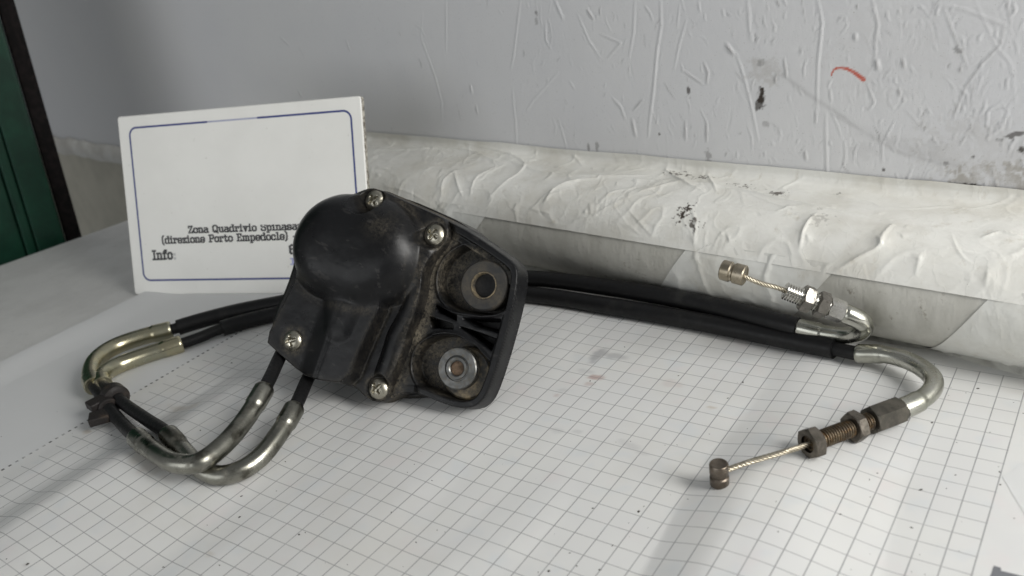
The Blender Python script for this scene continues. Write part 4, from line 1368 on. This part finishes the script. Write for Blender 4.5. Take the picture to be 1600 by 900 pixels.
def thread_prof(r, L, pitch=1.35):
    out = [(r * .55, .9), (r * .62, 0.0), (r * .88, 0.0)]
    n = int(L / pitch)
    for k in range(n):
        z = .35 + k * pitch
        out += [(r, z), (r, z + .3), (r * .82, z + .72), (r * .82, z + .92)]
    out += [(r, L)]
    return out
def rope(path, r, mat, parent):
    parts = []
    T, N, B_ = frames(path)
    L = np.concatenate([[0], np.cumsum(np.linalg.norm(np.diff(path, axis=0), axis=1))])
    for k in range(5):
        a = 2 * np.pi * k / 5 + L * 2 * np.pi / 9.0
        q = path + (N * np.cos(a)[:, None] + B_ * np.sin(a)[:, None]) * r * .64
        parts.append(tube_geo(q, r * .42, 8))
    o = mesh_obj('wire', *join(parts), mat)
    return under(o, parent)

def adjuster(org, axis, parent, L_hex, L_thr, nuts, mat_hex, mat_thr, mat_nut, af_hex, r_thr, collar=True):
    """org: where the pipe ends; axis runs on towards the wire"""
    hint = V(0, 0, 1)
    if collar:
        v, f = revolve([(3.9, -1.4), (4.9, -1.2), (5.0, .2), (5.0, 1.2), (4.2, 1.4)], org, axis, 32)
        under(mesh_obj('collar', v, f, mat_hex, sharp=40), parent)
    v, f = hexnut(org + axis * 1.2, axis, af_hex, L_hex, 3.2, .25)
    under(mesh_obj('hex_body', v, f, mat_hex, sharp=28), parent)
    tip = org + axis * (1.2 + L_hex + L_thr)
    v, f = revolve(thread_prof(r_thr, L_thr + 1.0), tip, -axis, 32)
    under(mesh_obj('threaded_end', v, f, mat_thr, sharp=40), parent)
    for (pos, af, ln_, spin) in nuts:
        v, f = hexnut(org + axis * (1.2 + L_hex + pos), axis, af, ln_, r_thr * .93, spin)
        under(mesh_obj('hex_nut', v, f, mat_nut, sharp=28), parent)
    return tip

# end lying on the paper
oB = pathB[-1]
nutc = pz(1268, 692, 6.6)
axB = unit(nutc - oB)
print('B end', oB, nutc, np.linalg.norm(nutc - oB))
LB = np.linalg.norm(nutc - oB)
tipB = adjuster(oB - axB * 1.0, axB, cabB, 16.5, LB - 17.2 + 1.6, [(LB - 17.2 - 2.4, 12.2, 5.2, .1), (6.2, 12.2, 4.8, .45)], metal('black_hex', (.13, .12, .10), (.075, .07, .06), (.03, .026, .022), .42, .6, 150, .8), M_rust, M_nut, 11.4, 4.0)
bar = pz(1124.5, 757, 0.0)
barH = 11.0
wtop = bar + V(0, 0, 6.0)
wp = smooth_path(catmull([tipB - axB * 2, tipB + axB * 6, tipB + axB * 14 + V(0, 0, .6), (tipB + axB * 6) * .35 + wtop * .65 + V(0, 0, .6), wtop], .5), 10)
rope(wp, 1.2, M_wire, cabB)
def barrel(c, axis, r, Hh, mat, parent, seg=36):
    prof = [(r * .2, .25), (r * .7, .05), (r * .9, 0), (r, .5), (r, Hh * .38), (r * .87, Hh * .43), (r * .87, Hh * .50), (r, Hh * .56), (r, Hh - .5), (r * .9, Hh), (r * .75, Hh), (r * .7, Hh - .15), (r * .2, Hh - .1)]
    v, f = revolve(prof, c, axis, seg)
    o = mesh_obj('barrel_end', v, f, mat, sharp=40)
    return under(o, parent)
barrel(bar, V(.02, -.02, 1), 4.0, barH, M_barrel, cabB)

# end standing up in front of the wrapped pipe
oA = pathA[-1]
axA = unit(ony(1226, 454, 381) - oA)
LA = np.linalg.norm(ony(1226, 454, 381) - oA)
print('A end', oA, LA)
tipA = adjuster(oA - axA * 1.0, axA, cabA, LA * .26, LA * .74 - .2, [(LA * .02, 11.4, 5.0, .3), (LA * .27, 12.0, 5.2, .75)], M_bright, M_bright, metal('steel_nut', (.27, .255, .23), (.18, .17, .15), (.05, .042, .034), .40, .55, 160), 9.8, 4.4, False)
bc = ony(1146, 426, 372)
baxis = unit(CR * .93 - CU * .30 - CF * .55)
bc0 = bc - baxis * 5.2
wend = bc + baxis * 3
wp = smooth_path(catmull([tipA - axA * 4, tipA + axA * 4, tipA * .45 + wend * .55 - V(0, 0, .8), wend], .5), 10)
rope(wp, 1.2, M_wire, cabA)
barrel(bc0 - baxis * .8, baxis, 5.1, 12.0, M_barrel_pale, cabA)

# rubber clip that ties the two cables together
iA, iB = nearest(pathA, 168, 634), nearest(pathB, 181, 620)
pA, pB = pathA[iA], pathB[iB]
tA = unit(pathA[iA + 2] - pathA[iA - 2]); tB = unit(pathB[iB + 2] - pathB[iB - 2])
parts = [revolve([(3.0, -4.5), (5.0, -4.5), (5.6, -3.8), (5.6, 3.8), (5.0, 4.5), (3.0, 4.5)], pA, tA, 24),
         revolve([(3.0, -6), (6.2, -6), (7.4, -5), (7.4, 2.0), (6.6, 3.2), (3.0, 3.4)], pB + tB * 3, tB, 28)]
clip = mesh_obj('cable_clip', *join(parts), M_clip, sharp=40); under(clip, root)
def obox(c, u, v, w, a, b, d):
    vs = [c + u * i * a + v * j * b + w * k * d for i in (-1, 1) for j in (-1, 1) for k in (-1, 1)]
    return np.array(vs), [(0, 1, 3, 2), (4, 6, 7, 5), (0, 4, 5, 1), (2, 3, 7, 6), (0, 2, 6, 4), (1, 5, 7, 3)]
side = unit(np.cross(tA, V(0, 0, 1)))
side = side if side @ CR < 0 else -side
for (gx_, gy_, z_, la, lb, rot) in ((156, 652, 6.5, 5.6, 5.0, .30), (152, 630, 10.0, 5.2, 4.4, -.2)):
    c = pz(gx_, gy_, z_)
    u = unit(side * math.cos(rot) + tA * math.sin(rot)); w_ = unit(np.cross(u, tA)); v_ = np.cross(w_, u)
    o = mesh_obj('clip_tab', *obox(c, u, v_, w_, la, lb, 2.4), M_clip, smooth=False)
    bv = o.modifiers.new('edge', 'BEVEL'); bv.width = .0008; bv.segments = 2
    under(o, clip)
bpy.context.view_layer.update()
